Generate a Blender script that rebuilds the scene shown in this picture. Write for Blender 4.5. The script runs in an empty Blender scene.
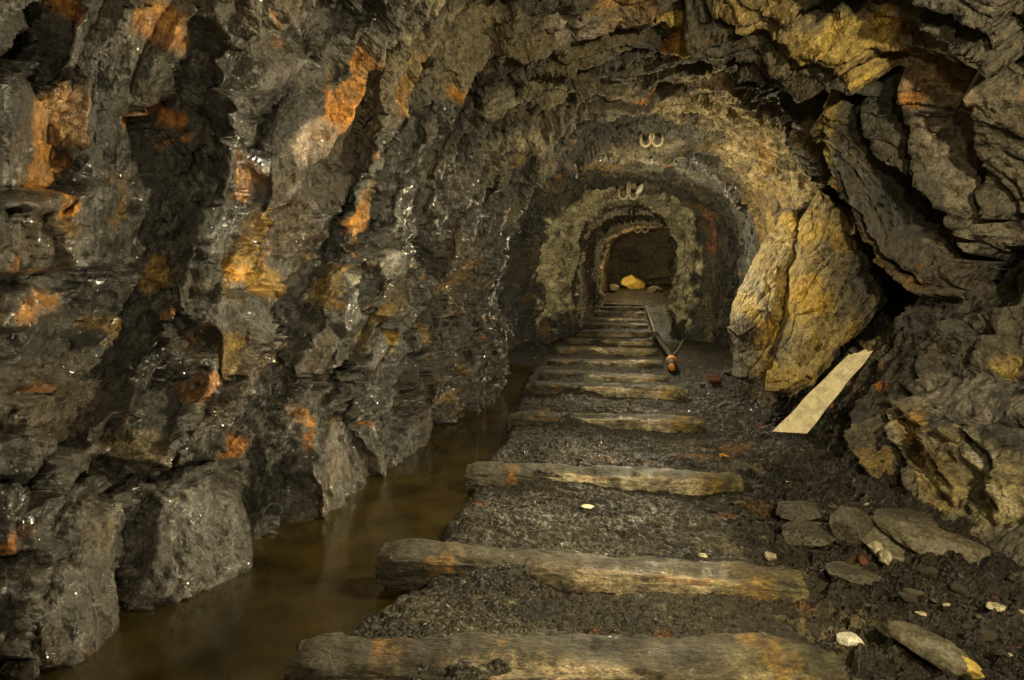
import bpy, bmesh, math, random
import numpy as np
from mathutils import Vector, Matrix

F4 = np.float32
scene = bpy.context.scene
COL = scene.collection
random.seed(7)

# ------------------------------------------------------------------ camera
FPX = 683.0
PITCH = math.atan(0.0996)
YAW = math.atan(0.1757 * math.cos(PITCH))
CAM = np.array([0.0, 0.0, 0.9])
fw = np.array([-math.sin(YAW) * math.cos(PITCH), math.cos(YAW) * math.cos(PITCH), -math.sin(PITCH)])
rt = np.array([math.cos(YAW), math.sin(YAW), 0.0])
up = np.cross(rt, fw)

cd = bpy.data.cameras.new('camera')
cam = bpy.data.objects.new('camera', cd)
COL.objects.link(cam)
cd.sensor_width = 36.0
cd.lens = FPX * 36.0 / 1024.0
cd.clip_start = 0.02
cam.matrix_world = Matrix(((rt[0], up[0], -fw[0], CAM[0]), (rt[1], up[1], -fw[1], CAM[1]),
                           (rt[2], up[2], -fw[2], CAM[2]), (0, 0, 0, 1)))
scene.camera = cam


def project(P):
    d = P - CAM
    w = d @ fw
    w = np.where(w < 0.05, np.nan, w)
    return 512 + FPX * (d @ rt) / w, 340 - FPX * (d @ up) / w, w


def ray(px, py):
    return fw + rt * ((px - 512) / FPX) + up * ((340 - py) / FPX)


def at_y(px, py, Y):
    r = ray(px, py)
    return CAM + r * (Y / r[1])


def at_z(px, py, z):
    r = ray(px, py)
    return CAM + r * ((z - CAM[2]) / r[2])


# ------------------------------------------------------------------ noise
def hsh(ix, iy, k):
    h = (ix.astype(np.int64) * 374761393 + iy.astype(np.int64) * 668265263 + k * 1274126177) & 0x7fffffff
    h = ((h ^ (h >> 13)) * 1103515245) & 0x7fffffff
    h = ((h ^ (h >> 15)) * 12820163) & 0x7fffffff
    h = h ^ (h >> 14)
    return ((h & 0xffff).astype(F4) / F4(65535.0))


def noise2(x, y, k=0):
    ix, iy = np.floor(x), np.floor(y)
    fx, fy = (x - ix).astype(F4), (y - iy).astype(F4)
    ux, uy = fx * fx * fx * (fx * (fx * 6 - 15) + 10), fy * fy * fy * (fy * (fy * 6 - 15) + 10)

    def g(dx, dy):
        a = hsh(ix + dx, iy + dy, k) * F4(6.2831853)
        return np.cos(a) * (fx - dx) + np.sin(a) * (fy - dy)
    a, b, c, d = g(0, 0), g(1, 0), g(0, 1), g(1, 1)
    return (a + (b - a) * ux) * (1 - uy) + (c + (d - c) * ux) * uy


def fbm(x, y, k=0, oct=4, gain=0.5, lac=2.03):
    s = np.zeros_like(x, dtype=F4)
    a = 1.0
    for o in range(oct):
        s += F4(a) * noise2(x, y, k + 17 * o)
        x = x * lac + 3.1
        y = y * lac + 7.7
        a *= gain
    return s


def ridged(x, y, k=0, oct=4):
    s = np.zeros_like(x, dtype=F4)
    a = 1.0
    for o in range(oct):
        s += F4(a) * (1 - np.abs(noise2(x, y, k + 13 * o)) * 2.2)
        x = x * 2.1 + 1.3
        y = y * 2.1 + 5.2
        a *= 0.5
    return s - 1.2


def vor(x, y, k=0, jit=0.9):
    """cells: F1, F2, three randoms, the offset from the seed, and how squarely the nearest joint crosses x"""
    ix, iy = np.floor(x), np.floor(y)
    f1 = np.full(x.shape, 9e9, F4)
    f2 = np.full(x.shape, 9e9, F4)
    cx, cy, ox, oy, px, py = (np.zeros(x.shape, F4) for _ in range(6))
    for dx in (-1, 0, 1):
        for dy in (-1, 0, 1):
            gx, gy = ix + dx, iy + dy
            sx = gx + 0.5 + (hsh(gx, gy, k) - 0.5) * jit
            sy = gy + 0.5 + (hsh(gx, gy, k + 1) - 0.5) * jit
            ax, ay = (x - sx).astype(F4), (y - sy).astype(F4)
            d = ax * ax + ay * ay
            m = d < f1
            m2 = (~m) & (d < f2)
            px = np.where(m, ox, np.where(m2, ax, px))
            py = np.where(m, oy, np.where(m2, ay, py))
            f2 = np.where(m, f1, np.where(m2, d, f2))
            f1 = np.where(m, d, f1)
            cx = np.where(m, gx, cx)
            cy = np.where(m, gy, cy)
            ox = np.where(m, ax, ox)
            oy = np.where(m, ay, oy)
    sq = np.abs(ox - px) / (np.hypot(ox - px, oy - py) + 1e-6)
    return np.sqrt(f1), np.sqrt(f2), hsh(cx, cy, k + 2), hsh(cx, cy, k + 3), hsh(cx, cy, k + 4), ox, oy, sq


def facets(x, y, k, tilt=1.0, groove=0.25, gw=0.07, split=False):
    f1, f2, r1, r2, r3, ox, oy, sq = vor(x, y, k)
    h = (r1 - 0.5) + tilt * ((r2 - 0.5) * ox + (r3 - 0.5) * oy) * 1.6
    if split:
        return h, r1, np.clip(1.15 - (f2 - f1) / (gw * 2.2), 0, 1) ** 0.7 * sstep(0.45, 0.85, sq)
    return h - groove * np.exp(-(f2 - f1) / gw), r1


def sstep(a, b, x):
    t = np.clip((x - a) / (b - a), 0, 1)
    return t * t * (3 - 2 * t)


def poly_dist(px, py, pts, closed=False):
    """distance to a polyline, and the side (>0 left of travel)"""
    best = np.full(px.shape, 9e9, F4)
    side = np.zeros(px.shape, F4)
    tt = np.zeros(px.shape, F4)
    n = len(pts)
    for i in range(n if closed else n - 1):
        a, b = pts[i], pts[(i + 1) % n]
        ex, ey = b[0] - a[0], b[1] - a[1]
        L2 = ex * ex + ey * ey + 1e-12
        t = np.clip(((px - a[0]) * ex + (py - a[1]) * ey) / L2, 0, 1)
        dx, dy = px - a[0] - t * ex, py - a[1] - t * ey
        d = dx * dx + dy * dy
        m = d < best
        best = np.where(m, d, best)
        side = np.where(m, ex * (py - a[1]) - ey * (px - a[0]), side)
        tt = np.where(m, (i + t) / max(1, n - 1), tt)
    return np.sqrt(best), side, tt


def inside(px, py, pts):
    r = np.zeros(px.shape, bool)
    n = len(pts)
    for i in range(n):
        (x1, y1), (x2, y2) = pts[i], pts[(i + 1) % n]
        c = ((y1 > py) != (y2 > py)) & (px < (x2 - x1) * (py - y1) / (y2 - y1 + 1e-12) + x1)
        r ^= c
    return r


# ------------------------------------------------------------------ mesh helpers
def mesh_from(name, V, faces, mat=None, colors=None, wet=None, smooth=True):
    """faces: (n,4) or (n,3) int array"""
    me = bpy.data.meshes.new(name)
    V = np.ascontiguousarray(V, F4)
    faces = np.ascontiguousarray(faces, np.int32)
    k = faces.shape[1]
    me.vertices.add(len(V))
    me.vertices.foreach_set('co', V.ravel())
    me.loops.add(faces.size)
    me.loops.foreach_set('vertex_index', faces.ravel())
    me.polygons.add(len(faces))
    me.polygons.foreach_set('loop_start', np.arange(0, faces.size, k, dtype=np.int32))
    me.polygons.foreach_set('use_smooth', np.full(len(faces), smooth))
    me.update(calc_edges=True)
    if colors is not None:
        a = me.attributes.new('tone', 'FLOAT_COLOR', 'POINT')
        c = np.ones((len(V), 4), F4)
        c[:, :3] = colors
        a.data.foreach_set('color', c.ravel())
    if wet is not None:
        a = me.attributes.new('wet', 'FLOAT', 'POINT')
        a.data.foreach_set('value', np.ascontiguousarray(wet, F4))
    if mat is not None:
        me.materials.append(mat)
    me.validate()
    return me


def link(name, me, parent=None):
    o = bpy.data.objects.new(name, me)
    COL.objects.link(o)
    if parent is not None:
        o.parent = parent
    return o


def tag(o, label, cat, group=None):
    o['label'] = label
    o['category'] = cat
    if group:
        o['group'] = group
    return o


def grid_faces(nu, nv):
    i = np.arange(nu - 1)[:, None] * nv + np.arange(nv - 1)[None, :]
    return np.stack([i, i + 1, i + nv + 1, i + nv], -1).reshape(-1, 4)


def sub_grid(V, nu, nv, j0, j1):
    """columns j0..j1 of a grid of vertices"""
    A = V.reshape(nu, nv, -1)[:, j0:j1 + 1]
    return A.reshape(-1, A.shape[-1]), grid_faces(nu, j1 - j0 + 1)


# ------------------------------------------------------------------ materials
def node_mat(name):
    m = bpy.data.materials.new(name)
    m.use_nodes = True
    nt = m.node_tree
    for n in list(nt.nodes):
        nt.nodes.remove(n)
    return m, nt, nt.nodes, nt.links


def surface_mat(name, color=None, rough_dry=0.75, rough_wet=0.22, fine=38.0, bump=0.5, bdist=0.012, vary=0.35,
                spec=0.5, grain=None, wetconst=None, coat=0.0, frac=0.0, speck=0.35):
    m, nt, N, L = node_mat(name)
    out = N.new('ShaderNodeOutputMaterial')
    bs = N.new('ShaderNodeBsdfPrincipled')
    L.new(bs.outputs[0], out.inputs[0])
    tc = N.new('ShaderNodeTexCoord')
    src = tc.outputs['Object']
    if grain:
        mp = N.new('ShaderNodeMapping')
        mp.inputs['Scale'].default_value = grain
        L.new(src, mp.inputs[0])
        src = mp.outputs[0]
    n1 = N.new('ShaderNodeTexNoise')
    n1.inputs['Scale'].default_value = fine
    n1.inputs['Detail'].default_value = 6
    n1.inputs['Roughness'].default_value = 0.62
    L.new(src, n1.inputs['Vector'])
    n2 = N.new('ShaderNodeTexNoise')
    n2.inputs['Scale'].default_value = fine * 0.22
    n2.inputs['Detail'].default_value = 3
    L.new(src, n2.inputs['Vector'])
    # colour
    if color is None:
        at = N.new('ShaderNodeAttribute')
        at.attribute_name = 'tone'
        csrc = at.outputs['Color']
    else:
        rgb = N.new('ShaderNodeRGB')
        rgb.outputs[0].default_value = (*color, 1)
        csrc = rgb.outputs[0]
    mr = N.new('ShaderNodeMapRange')
    mr.inputs[1].default_value = 0.3
    mr.inputs[2].default_value = 0.7
    mr.inputs[3].default_value = 1 - vary
    mr.inputs[4].default_value = 1 + vary
    L.new(n1.outputs[0], mr.inputs[0])
    n4 = N.new('ShaderNodeTexNoise')
    n4.inputs['Scale'].default_value = fine * 3.5
    n4.inputs['Detail'].default_value = 4
    L.new(src, n4.inputs['Vector'])
    r4_ = N.new('ShaderNodeMapRange')
    r4_.inputs[1].default_value = 0.35
    r4_.inputs[2].default_value = 0.65
    r4_.inputs[3].default_value = 1 - speck
    r4_.inputs[4].default_value = 1 + speck
    L.new(n4.outputs[0], r4_.inputs[0])
    mm = N.new('ShaderNodeMath')
    mm.operation = 'MULTIPLY'
    L.new(mr.outputs[0], mm.inputs[0])
    L.new(r4_.outputs[0], mm.inputs[1])
    mx = N.new('ShaderNodeMix')
    mx.data_type = 'RGBA'
    mx.blend_type = 'MULTIPLY'
    mx.inputs[0].default_value = 1
    L.new(csrc, mx.inputs[6])
    L.new(mm.outputs[0], mx.inputs[7])
    L.new(mx.outputs[2], bs.inputs['Base Color'])
    # roughness
    rr = N.new('ShaderNodeMapRange')
    rr.inputs[3].default_value = rough_dry
    rr.inputs[4].default_value = rough_wet
    if wetconst is None:
        aw = N.new('ShaderNodeAttribute')
        aw.attribute_name = 'wet'
        ad = N.new('ShaderNodeMath')
        ad.operation = 'MULTIPLY_ADD'
        ad.inputs[1].default_value = 1.6
        ad.inputs[2].default_value = -0.8
        L.new(n2.outputs[0], ad.inputs[0])
        a2 = N.new('ShaderNodeMath')
        a2.operation = 'ADD'
        L.new(aw.outputs['Fac'], a2.inputs[0])
        L.new(ad.outputs[0], a2.inputs[1])
        L.new(a2.outputs[0], rr.inputs[0])
    else:
        rr.inputs[0].default_value = wetconst
    L.new(rr.outputs[0], bs.inputs['Roughness'])
    bs.inputs['Specular IOR Level'].default_value = spec
    if coat:
        cw = N.new('ShaderNodeMapRange')
        cw.inputs[1].default_value = 0.25
        cw.inputs[2].default_value = 0.75
        cw.inputs[3].default_value = 0.0
        cw.inputs[4].default_value = coat
        L.new(a2.outputs[0], cw.inputs[0])
        L.new(cw.outputs[0], bs.inputs['Coat Weight'])
        bs.inputs['Coat Roughness'].default_value = 0.06
        bs.inputs['Coat IOR'].default_value = 1.85 if coat >= 1 else 1.5
        n3 = N.new('ShaderNodeTexNoise')
        n3.inputs['Scale'].default_value = fine * 2.2
        n3.inputs['Detail'].default_value = 3
        L.new(src, n3.inputs['Vector'])
        b3 = N.new('ShaderNodeBump')
        b3.inputs['Strength'].default_value = 1.0
        b3.inputs['Distance'].default_value = 0.06
        L.new(n3.outputs[0], b3.inputs['Height'])
        L.new(b3.outputs[0], bs.inputs['Coat Normal'])
    # bump
    b = N.new('ShaderNodeBump')
    b.inputs['Strength'].default_value = bump
    b.inputs['Distance'].default_value = bdist
    if frac:
        mp2 = N.new('ShaderNodeMapping')
        mp2.inputs['Rotation'].default_value = (0.55, 0.15, 0.2)
        mp2.inputs['Scale'].default_value = (1.0, 1.35, 0.55)
        L.new(src, mp2.inputs[0])
        hsum = n1.outputs[0]
        for sc, amt in ((frac, 1.5), (frac * 2.9, 0.9)):
            wn = N.new('ShaderNodeTexNoise')
            wn.inputs['Scale'].default_value = sc * 0.5
            wn.inputs['Detail'].default_value = 3
            L.new(src, wn.inputs['Vector'])
            wv_ = N.new('ShaderNodeVectorMath')
            wv_.operation = 'MULTIPLY_ADD'
            wv_.inputs[1].default_value = (1.6 / sc, 1.6 / sc, 1.6 / sc)
            L.new(wn.outputs['Color'], wv_.inputs[0])
            L.new(mp2.outputs[0], wv_.inputs[2])
            vf = N.new('ShaderNodeTexVoronoi')
            vf.inputs['Scale'].default_value = sc
            L.new(wv_.outputs[0], vf.inputs['Vector'])
            dv = N.new('ShaderNodeVectorMath')
            dv.operation = 'SUBTRACT'
            L.new(wv_.outputs[0], dv.inputs[0])
            L.new(vf.outputs['Position'], dv.inputs[1])
            cs = N.new('ShaderNodeVectorMath')
            cs.operation = 'SUBTRACT'
            cs.inputs[1].default_value = (0.5, 0.5, 0.5)
            L.new(vf.outputs['Color'], cs.inputs[0])
            dt = N.new('ShaderNodeVectorMath')
            dt.operation = 'DOT_PRODUCT'
            L.new(dv.outputs[0], dt.inputs[0])
            L.new(cs.outputs[0], dt.inputs[1])
            m4 = N.new('ShaderNodeMath')
            m4.operation = 'MULTIPLY_ADD'
            m4.inputs[1].default_value = sc * amt * 1.6
            L.new(dt.outputs['Value'], m4.inputs[0])
            L.new(hsum, m4.inputs[2])
            hsum = m4.outputs[0]
        L.new(hsum, b.inputs['Height'])
    else:
        L.new(n1.outputs[0], b.inputs['Height'])
    L.new(b.outputs[0], bs.inputs['Normal'])
    return m


M_ROCK = surface_mat('rock', fine=40, bump=1.0, bdist=0.018, rough_dry=0.75, rough_wet=0.16, spec=0.6, coat=1.0, frac=17.0, vary=0.55)
M_FLOOR = surface_mat('mud_gravel', fine=70, bump=1.0, bdist=0.012, rough_dry=0.8, rough_wet=0.28, vary=0.6, coat=0.45, frac=60.0, speck=0.45)
M_WOOD = surface_mat('old_timber', fine=55, bump=0.9, bdist=0.016, rough_dry=0.8, rough_wet=0.3, grain=(0.7, 1.5, 1.5), vary=0.65, coat=0.5, speck=0.5)
M_PLANK = surface_mat('pale_board', color=(0.86, 0.74, 0.46), fine=18, bump=0.5, bdist=0.010, wetconst=0.0, rough_dry=0.85, vary=0.35, speck=0.12)
M_STONE = surface_mat('loose_slate', color=(0.070, 0.058, 0.038), fine=45, bump=0.6, wetconst=0.35, vary=0.4, frac=24.0)
M_SLAB = surface_mat('grey_slate', color=(0.115, 0.098, 0.060), fine=30, bump=0.5, wetconst=0.3, vary=0.35, frac=24.0)
M_QUARTZ = surface_mat('pale_quartz', color=(0.42, 0.36, 0.23), fine=30, bump=0.4, wetconst=0.5, vary=0.45)
M_OCHRE = surface_mat('ochre_stone', color=(0.48, 0.33, 0.08), fine=24, bump=0.6, wetconst=0.3, vary=0.5)
M_RUSTST = surface_mat('rusty_stone', color=(0.17, 0.065, 0.03), fine=40, bump=0.6, wetconst=0.3, vary=0.5)
M_RUST = surface_mat('rusty_iron', color=(0.05, 0.028, 0.014), fine=60, bump=0.6, wetconst=0.3, vary=0.6)
M_AMBER = surface_mat('orange_rust', color=(0.62, 0.25, 0.03), fine=60, bump=0.4, wetconst=0.4, vary=0.4)
M_HOOK = surface_mat('limed_iron', color=(0.40, 0.33, 0.20), fine=80, bump=0.4, wetconst=0.3, vary=0.35)
M_WHITE = surface_mat('white_ceramic', color=(0.75, 0.70, 0.55), fine=60, bump=0.15, wetconst=0.8, vary=0.15)


def water_mat():
    m, nt, N, L = node_mat('ditch_water')
    out = N.new('ShaderNodeOutputMaterial')
    tr = N.new('ShaderNodeBsdfTransparent')
    tr.inputs[0].default_value = (0.50, 0.36, 0.12, 1)
    df = N.new('ShaderNodeBsdfDiffuse')
    dn = N.new('ShaderNodeTexNoise')
    dn.inputs['Scale'].default_value = 5
    dn.inputs['Detail'].default_value = 5
    tcd = N.new('ShaderNodeTexCoord')
    L.new(tcd.outputs['Object'], dn.inputs['Vector'])
    cr = N.new('ShaderNodeValToRGB')
    cr.color_ramp.elements[0].position = 0.35
    cr.color_ramp.elements[0].color = (0.022, 0.018, 0.004, 1)
    cr.color_ramp.elements[1].position = 0.68
    cr.color_ramp.elements[1].color = (0.085, 0.060, 0.012, 1)
    L.new(dn.outputs[0], cr.inputs[0])
    L.new(cr.outputs[0], df.inputs[0])
    m1 = N.new('ShaderNodeMixShader')
    m1.inputs[0].default_value = 0.5
    gl = N.new('ShaderNodeBsdfGlossy')
    gl.inputs['Roughness'].default_value = 0.16
    fr = N.new('ShaderNodeFresnel')
    fr.inputs['IOR'].default_value = 1.33
    mx = N.new('ShaderNodeMixShader')
    tc = N.new('ShaderNodeTexCoord')
    ns = N.new('ShaderNodeTexNoise')
    ns.inputs['Scale'].default_value = 7
    ns.inputs['Detail'].default_value = 2
    L.new(tc.outputs['Object'], ns.inputs['Vector'])
    bp = N.new('ShaderNodeBump')
    bp.inputs['Strength'].default_value = 0.15
    bp.inputs['Distance'].default_value = 0.02
    L.new(ns.outputs[0], bp.inputs['Height'])
    L.new(bp.outputs[0], gl.inputs['Normal'])
    L.new(tr.outputs[0], m1.inputs[1])
    L.new(df.outputs[0], m1.inputs[2])
    fm = N.new('ShaderNodeMath')
    fm.operation = 'MULTIPLY'
    fm.inputs[1].default_value = 0.22
    L.new(fr.outputs[0], fm.inputs[0])
    L.new(fm.outputs[0], mx.inputs[0])
    L.new(m1.outputs[0], mx.inputs[1])
    L.new(gl.outputs[0], mx.inputs[2])
    L.new(mx.outputs[0], out.inputs[0])
    return m


M_WATER = water_mat()

# ------------------------------------------------------------------ tunnel shell
TY = np.array([-1.5, 0.8, 1.5, 2.2, 3.0, 4.0, 4.7, 5.3, 5.9, 6.6, 8.0, 8.7, 9.2, 10.1, 10.8, 12.5, 15, 18, 22, 26])
TL = np.array([-1.60, -1.55, -1.46, -1.34, -1.24, -1.16, -1.04, -0.98, -1.15, -1.45, -1.56, -1.50, -1.20, -0.80, -0.90, -0.97, -0.95, -0.92, -0.92, -0.8])
TR = np.array([1.25, 1.20, 1.15, 1.12, 1.05, 0.97, 0.90, 0.86, 0.95, 1.06, 1.14, 1.16, 1.00, 0.58, 0.64, 0.85, 1.0, 1.5, 2.6, 3.4])
TC = np.array([2.20, 2.20, 2.20, 2.18, 2.12, 2.05, 1.95, 1.84, 1.95, 2.08, 2.14, 2.12, 2.06, 1.92, 1.97, 2.06, 2.16, 2.26, 2.4, 2.5])
TLEAN = np.array([0.35, 0.40, 0.42, 0.42, 0.38, 0.25, 0.15, 0.08, 0.05, 0.05, 0.05, 0.05, 0.05, 0.03, 0.03, 0.05, 0.05, 0.05, 0.05, 0.05])
FOOT = [at_z(px, py, -0.085) for px, py in ((62, 684), (150, 620), (235, 594), (290, 571), (335, 536), (385, 502), (430, 442), (470, 416), (505, 393))]
FOOT_Y = np.array([p[1] for p in FOOT])
FOOT_X = np.array([p[0] for p in FOOT])
print('foot', np.round(FOOT_Y, 2), np.round(FOOT_X, 2))
PERIM = 6.0
ZB = -0.42


def prof(y, v):
    """base point of the shell; v 0..1 from the left foot over the roof to the right foot"""
    xl, xr = np.interp(y, TY, TL), np.interp(y, TY, TR)
    zc, ln = np.interp(y, TY, TC), np.interp(y, TY, TLEAN)
    zs = zc - 0.95
    a, b = 0.30, 0.70
    tl = np.clip(v / a, 0, 1)
    tr = np.clip((1 - v) / (1 - b), 0, 1)
    tm = np.clip((v - a) / (b - a), 0, 1)
    ang = np.pi * (1 - tm)
    ca, sa = np.cos(ang), np.sin(ang)
    xm, hw = (xl + xr) / 2, (xr - xl) / 2
    e = 0.80
    xa = xm + hw * np.sign(ca) * np.abs(ca) ** e
    za = zs + (zc - zs) * np.abs(sa) ** e
    x = np.where(v < a, xl, np.where(v > b, xr, xa))
    z = np.where(v < a, ZB + (zs - ZB) * tl, np.where(v > b, ZB + (zs - ZB) * tr, za))
    zz = np.clip(z / 1.9, 0, 1)
    x = x + np.where(v > 0.5, ln * np.sin(np.pi * zz) * np.clip((v - 0.5) / 0.2, 0, 1), 0)
    x = x - np.where(v < 0.5, 0.06 * np.sin(np.pi * zz), 0)
    return np.stack([x, y + 0 * v, z], -1)


def spaced(segs):
    out = []
    for y0, y1, s0, s1 in segs:
        y = y0
        while y < y1:
            out.append(y)
            y += s0 + (s1 - s0) * (y - y0) / (y1 - y0)
    return np.array(out)


YS = spaced([(-1.5, 0.7, 0.04, 0.03), (0.7, 1.2, 0.012, 0.007), (1.2, 4.0, 0.0062, 0.0085), (4.0, 6.2, 0.0085, 0.014),
             (6.2, 11.0, 0.017, 0.019), (11.0, 27.0, 0.035, 0.09)])
NV = 860
VS = np.linspace(0, 1, NV)
NU = len(YS)
print('shell', NU, NV)
YY, VV = np.meshgrid(YS, VS, indexing='ij')
B = prof(YY, VV)
gu = np.gradient(B, axis=0)
gv = np.gradient(B, axis=1)
NRM = np.cross(gu, gv)
NRM /= np.linalg.norm(NRM, axis=-1, keepdims=True) + 1e-9
cen = np.stack([np.zeros_like(YY), YY, np.full_like(YY, 0.9)], -1)
NRM *= np.sign(np.sum(NRM * (cen - B), -1, keepdims=True))
YF = YY.ravel().astype(F4)
SF = (VV.ravel() * PERIM).astype(F4)
VF = VV.ravel().astype(F4)
ZF = B[..., 2].ravel().astype(F4)

def wall_at(px, py):
    d = np.hypot(LPX - px, LPY - py)
    d = np.where(np.isnan(d), 1e9, d)
    m = d < max(4.0, d.min() + 1.5)
    i = np.where(m)[0]
    j = i[np.argmin(LW[i] + 0.02 * d[i])]
    return LY[j], LV[j] * PERIM


def wall_pts(pts):
    return [wall_at(*p) for p in pts]


left = (1 - sstep(0.30, 0.44, VF)).astype(F4)
right = sstep(0.58, 0.70, VF).astype(F4)
roof = 1 - left - right
far = sstep(6.0, 7.5, YF)

# bedding coordinate: beds climb forward on the left wall, come back across the roof and drop down the right wall
gk = np.interp(VF, [0, 0.08, 0.36, 0.66, 0.80, 1.0], [0, 0, 1.0, -0.05, -0.15, 0.25]).astype(F4)
wq = fbm(YF * 1.1, SF * 1.1, 3, 4) * 0.16
Q = YF - gk + wq
T = SF + fbm(YF * 1.3 + 9, SF * 1.3, 5, 3) * 0.12


def saw(q, k, per, amp):
    """ledges of uneven height stacked along the bedding"""
    u = q / per + fbm(YF * 0.7, SF * 0.7, k, 2) * 0.6
    c = np.floor(u)
    f = u - c
    hgt = hsh(c, np.floor(T * 0 + 1), k + 3)
    f2 = np.where(f < 0.86, f / 0.86, (1 - f) / 0.14)
    return F4(amp) * (f2 - 0.5) * (0.4 + 1.2 * hgt)


D = np.zeros(YF.shape, F4)
D += 0.10 * fbm(YF * 0.9, SF * 0.9, 21, 3)
# large broken blocks, stretched along the beds
wx = fbm(YF * 2.2, SF * 2.2, 31, 3) * 0.10
wy = fbm(YF * 2.2 + 4, SF * 2.2, 35, 3) * 0.10
h1, r1, e1 = facets((Q + wx) / 0.34, (T + wy) / 0.95, 41, 1.0, 0.22, 0.07, True)
h2, r2, e2 = facets((Q + wx * 0.8) / 0.14, (T + wy * 0.6) / 0.38, 51, 2.0, 0.25, 0.08, True)
Q3, T3 = Q * 0.88 + T * 0.35, T * 0.88 - Q * 0.35
h3, r3 = facets((Q3 + wx * 0.6) / 0.062, (T3 + wy * 0.5) / 0.13, 61, 2.0, 0.3, 0.07)
h4, r4 = facets((Q3 + wx * 0.6) / 0.026, (T3 + wy * 0.5) / 0.045, 71, 1.3, 0.3, 0.1)
# open joints run into the rock and forward, not square to the face
E = (left + 0.4 * roof) * (0.16 * e1 * sstep(0.2, 0.6, r1 + 0.8 * fbm(YF * 1.5, SF * 1.5, 75, 2)) + 0.05 * e2 * sstep(0.3, 0.6, r2 + fbm(YF * 2, SF * 2, 77, 2)))
E = (E * (1 - far)).astype(F4).reshape(NU, NV)
for _ in range(2):
    E = sum(np.roll(E, k, 1) for k in range(-5, 6)) / F4(11)
E = (0.5 * E + 0.25 * np.roll(E, 1, 0) + 0.25 * np.roll(E, -1, 0)).ravel().astype(F4)
D += left * (0.10 * h1 + 0.062 * h2 + 0.030 * h3 + 0.012 * h4 - 0.02)
D += roof * (0.05 * h1 + 0.050 * h2 + 0.028 * h3 + 0.011 * h4)
D += right * (0.03 * h1 + 0.012 * h2 + 0.009 * h3 + 0.005 * h4)
D += roof * (saw(Q, 81, 0.30, 0.10) + saw(Q, 85, 0.10, 0.04))
D += right * (saw(Q, 83, 0.30, 0.03) + saw(Q, 87, 0.085, 0.010))
D += 0.030 * ridged(Q * 3.0, T * 1.6, 91, 4) * (0.25 + 0.75 * right)
D += 0.012 * fbm(YF * 16, SF * 16, 95, 4, 0.6)
am_ = sstep(8.6, 9.3, YF) * (1 - sstep(10.4, 11.2, YF))
D += am_ * (0.09 * ridged(YF * 2.6, SF * 0.7, 98, 3) + 0.10 * fbm(YF * 0.9, SF * 1.3, 99, 3))
D += far * 0.05 * ridged(YF * 1.6, SF * 1.6, 97, 3)

# the foot of the left wall keeps to the water line
fx_ = np.interp(YF, FOOT_Y, FOOT_X)
cur = B[..., 0].ravel() + NRM[..., 0].ravel() * D
pin = sstep(1.0, 0.0, ZF) * (VF < 0.4) * (1 - sstep(5.0, 5.6, YF))
D = (D + pin * np.minimum(0.0, fx_ + 0.06 * fbm(YF * 5, SF * 5, 7, 3) + 0.35 * np.clip(ZF, 0, 1) * 0.3 - cur) * 0.9).astype(F4)

# look-up from a photo pixel to a place on the rough shell (y, s)
SUB = (np.arange(NU)[:, None] * NV + np.arange(0, NV, 2)[None, :]).ravel()
SUB = SUB[(YF[SUB] > 0.6)]
LP = B.reshape(-1, 3)[SUB] + NRM.reshape(-1, 3)[SUB] * D[SUB][:, None]
LPX, LPY, LW = project(LP)
ok_ = ~np.isnan(LPX)
LPX, LPY, LW, LY, LV = LPX[ok_], LPY[ok_], LW[ok_], YF[SUB][ok_], VF[SUB][ok_]

# ---- the breaks, ledges and blocks that can be recognised on the rock
ST = np.zeros(YF.shape, F4)     # rust, set below


def near(pts, m):
    a = np.array(pts)
    return np.where((YF > a[:, 0].min() - m) & (YF < a[:, 0].max() + m) & (SF > a[:, 1].min() - m) & (SF < a[:, 1].max() + m))[0]


WOB = fbm(YF * 9, SF * 9, 101, 3)
WOB2 = fbm(YF * 9 + 7, SF * 9, 105, 3)
WOS = fbm(YF * 3.5, SF * 3.5, 107, 2) + 0.12 * WOB
WOS2 = fbm(YF * 3.5 + 7, SF * 3.5, 109, 2) + 0.12 * WOB2


KW, KD = 2.1, 1.5


def cleft(px, w, depth, taper=True):
    pts = wall_pts(px)
    w, depth = w * KW, depth * KD
    i = near(pts, w * 4)
    d, s, t = poly_dist(YF[i] + WOB[i] * 0.02, SF[i] + WOB2[i] * 0.02, pts)
    ww = w * (0.45 + 1.1 * np.clip(np.sin(np.pi * np.clip(t, 0.04, 0.96)), 0, 1)) if taper else w
    E[i] = np.maximum(E[i], depth * np.clip(1.25 - d / ww, 0, 1) ** 0.7)


def ledge(px, h, fall, side, sharp=0.012, back=0.0, bw=0.05):
    """one side of the line stands out by h and falls back over `fall`; side +1 = left of travel on the photo"""
    pts = wall_pts(px)
    i = near(pts, fall * 1.2 + 0.05)
    d, s, t = poly_dist(YF[i] + WOS[i] * 0.06, SF[i] + WOS2[i] * 0.06, pts)
    # photo side -> wall side: probe a pixel beside the middle of the line
    k = len(px) // 2
    ax, ay = px[k - 1]
    bx, by = px[k]
    ln = math.hypot(bx - ax, by - ay)
    mx_, my_ = (ax + bx) / 2, (ay + by) / 2
    q = wall_at(mx_ + side * (by - ay) / ln * 9, my_ - side * (bx - ax) / ln * 9)
    _, sq, _ = poly_dist(np.array([q[0]], F4), np.array([q[1]], F4), pts)
    sd = d * np.sign(s) * np.sign(sq[0])
    ends = sstep(0, 0.08, t) * sstep(0, 0.08, 1 - t)
    D[i] += ends * (h * sstep(-sharp, sharp * 0.3, sd) * np.clip(1 - sd / fall, 0, 1))
    E[i] = np.maximum(E[i], ends * 1.15 * back * np.where(sd < 0, np.clip(1.1 + sd / bw, 0, 1) ** 0.7, 0))


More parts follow.
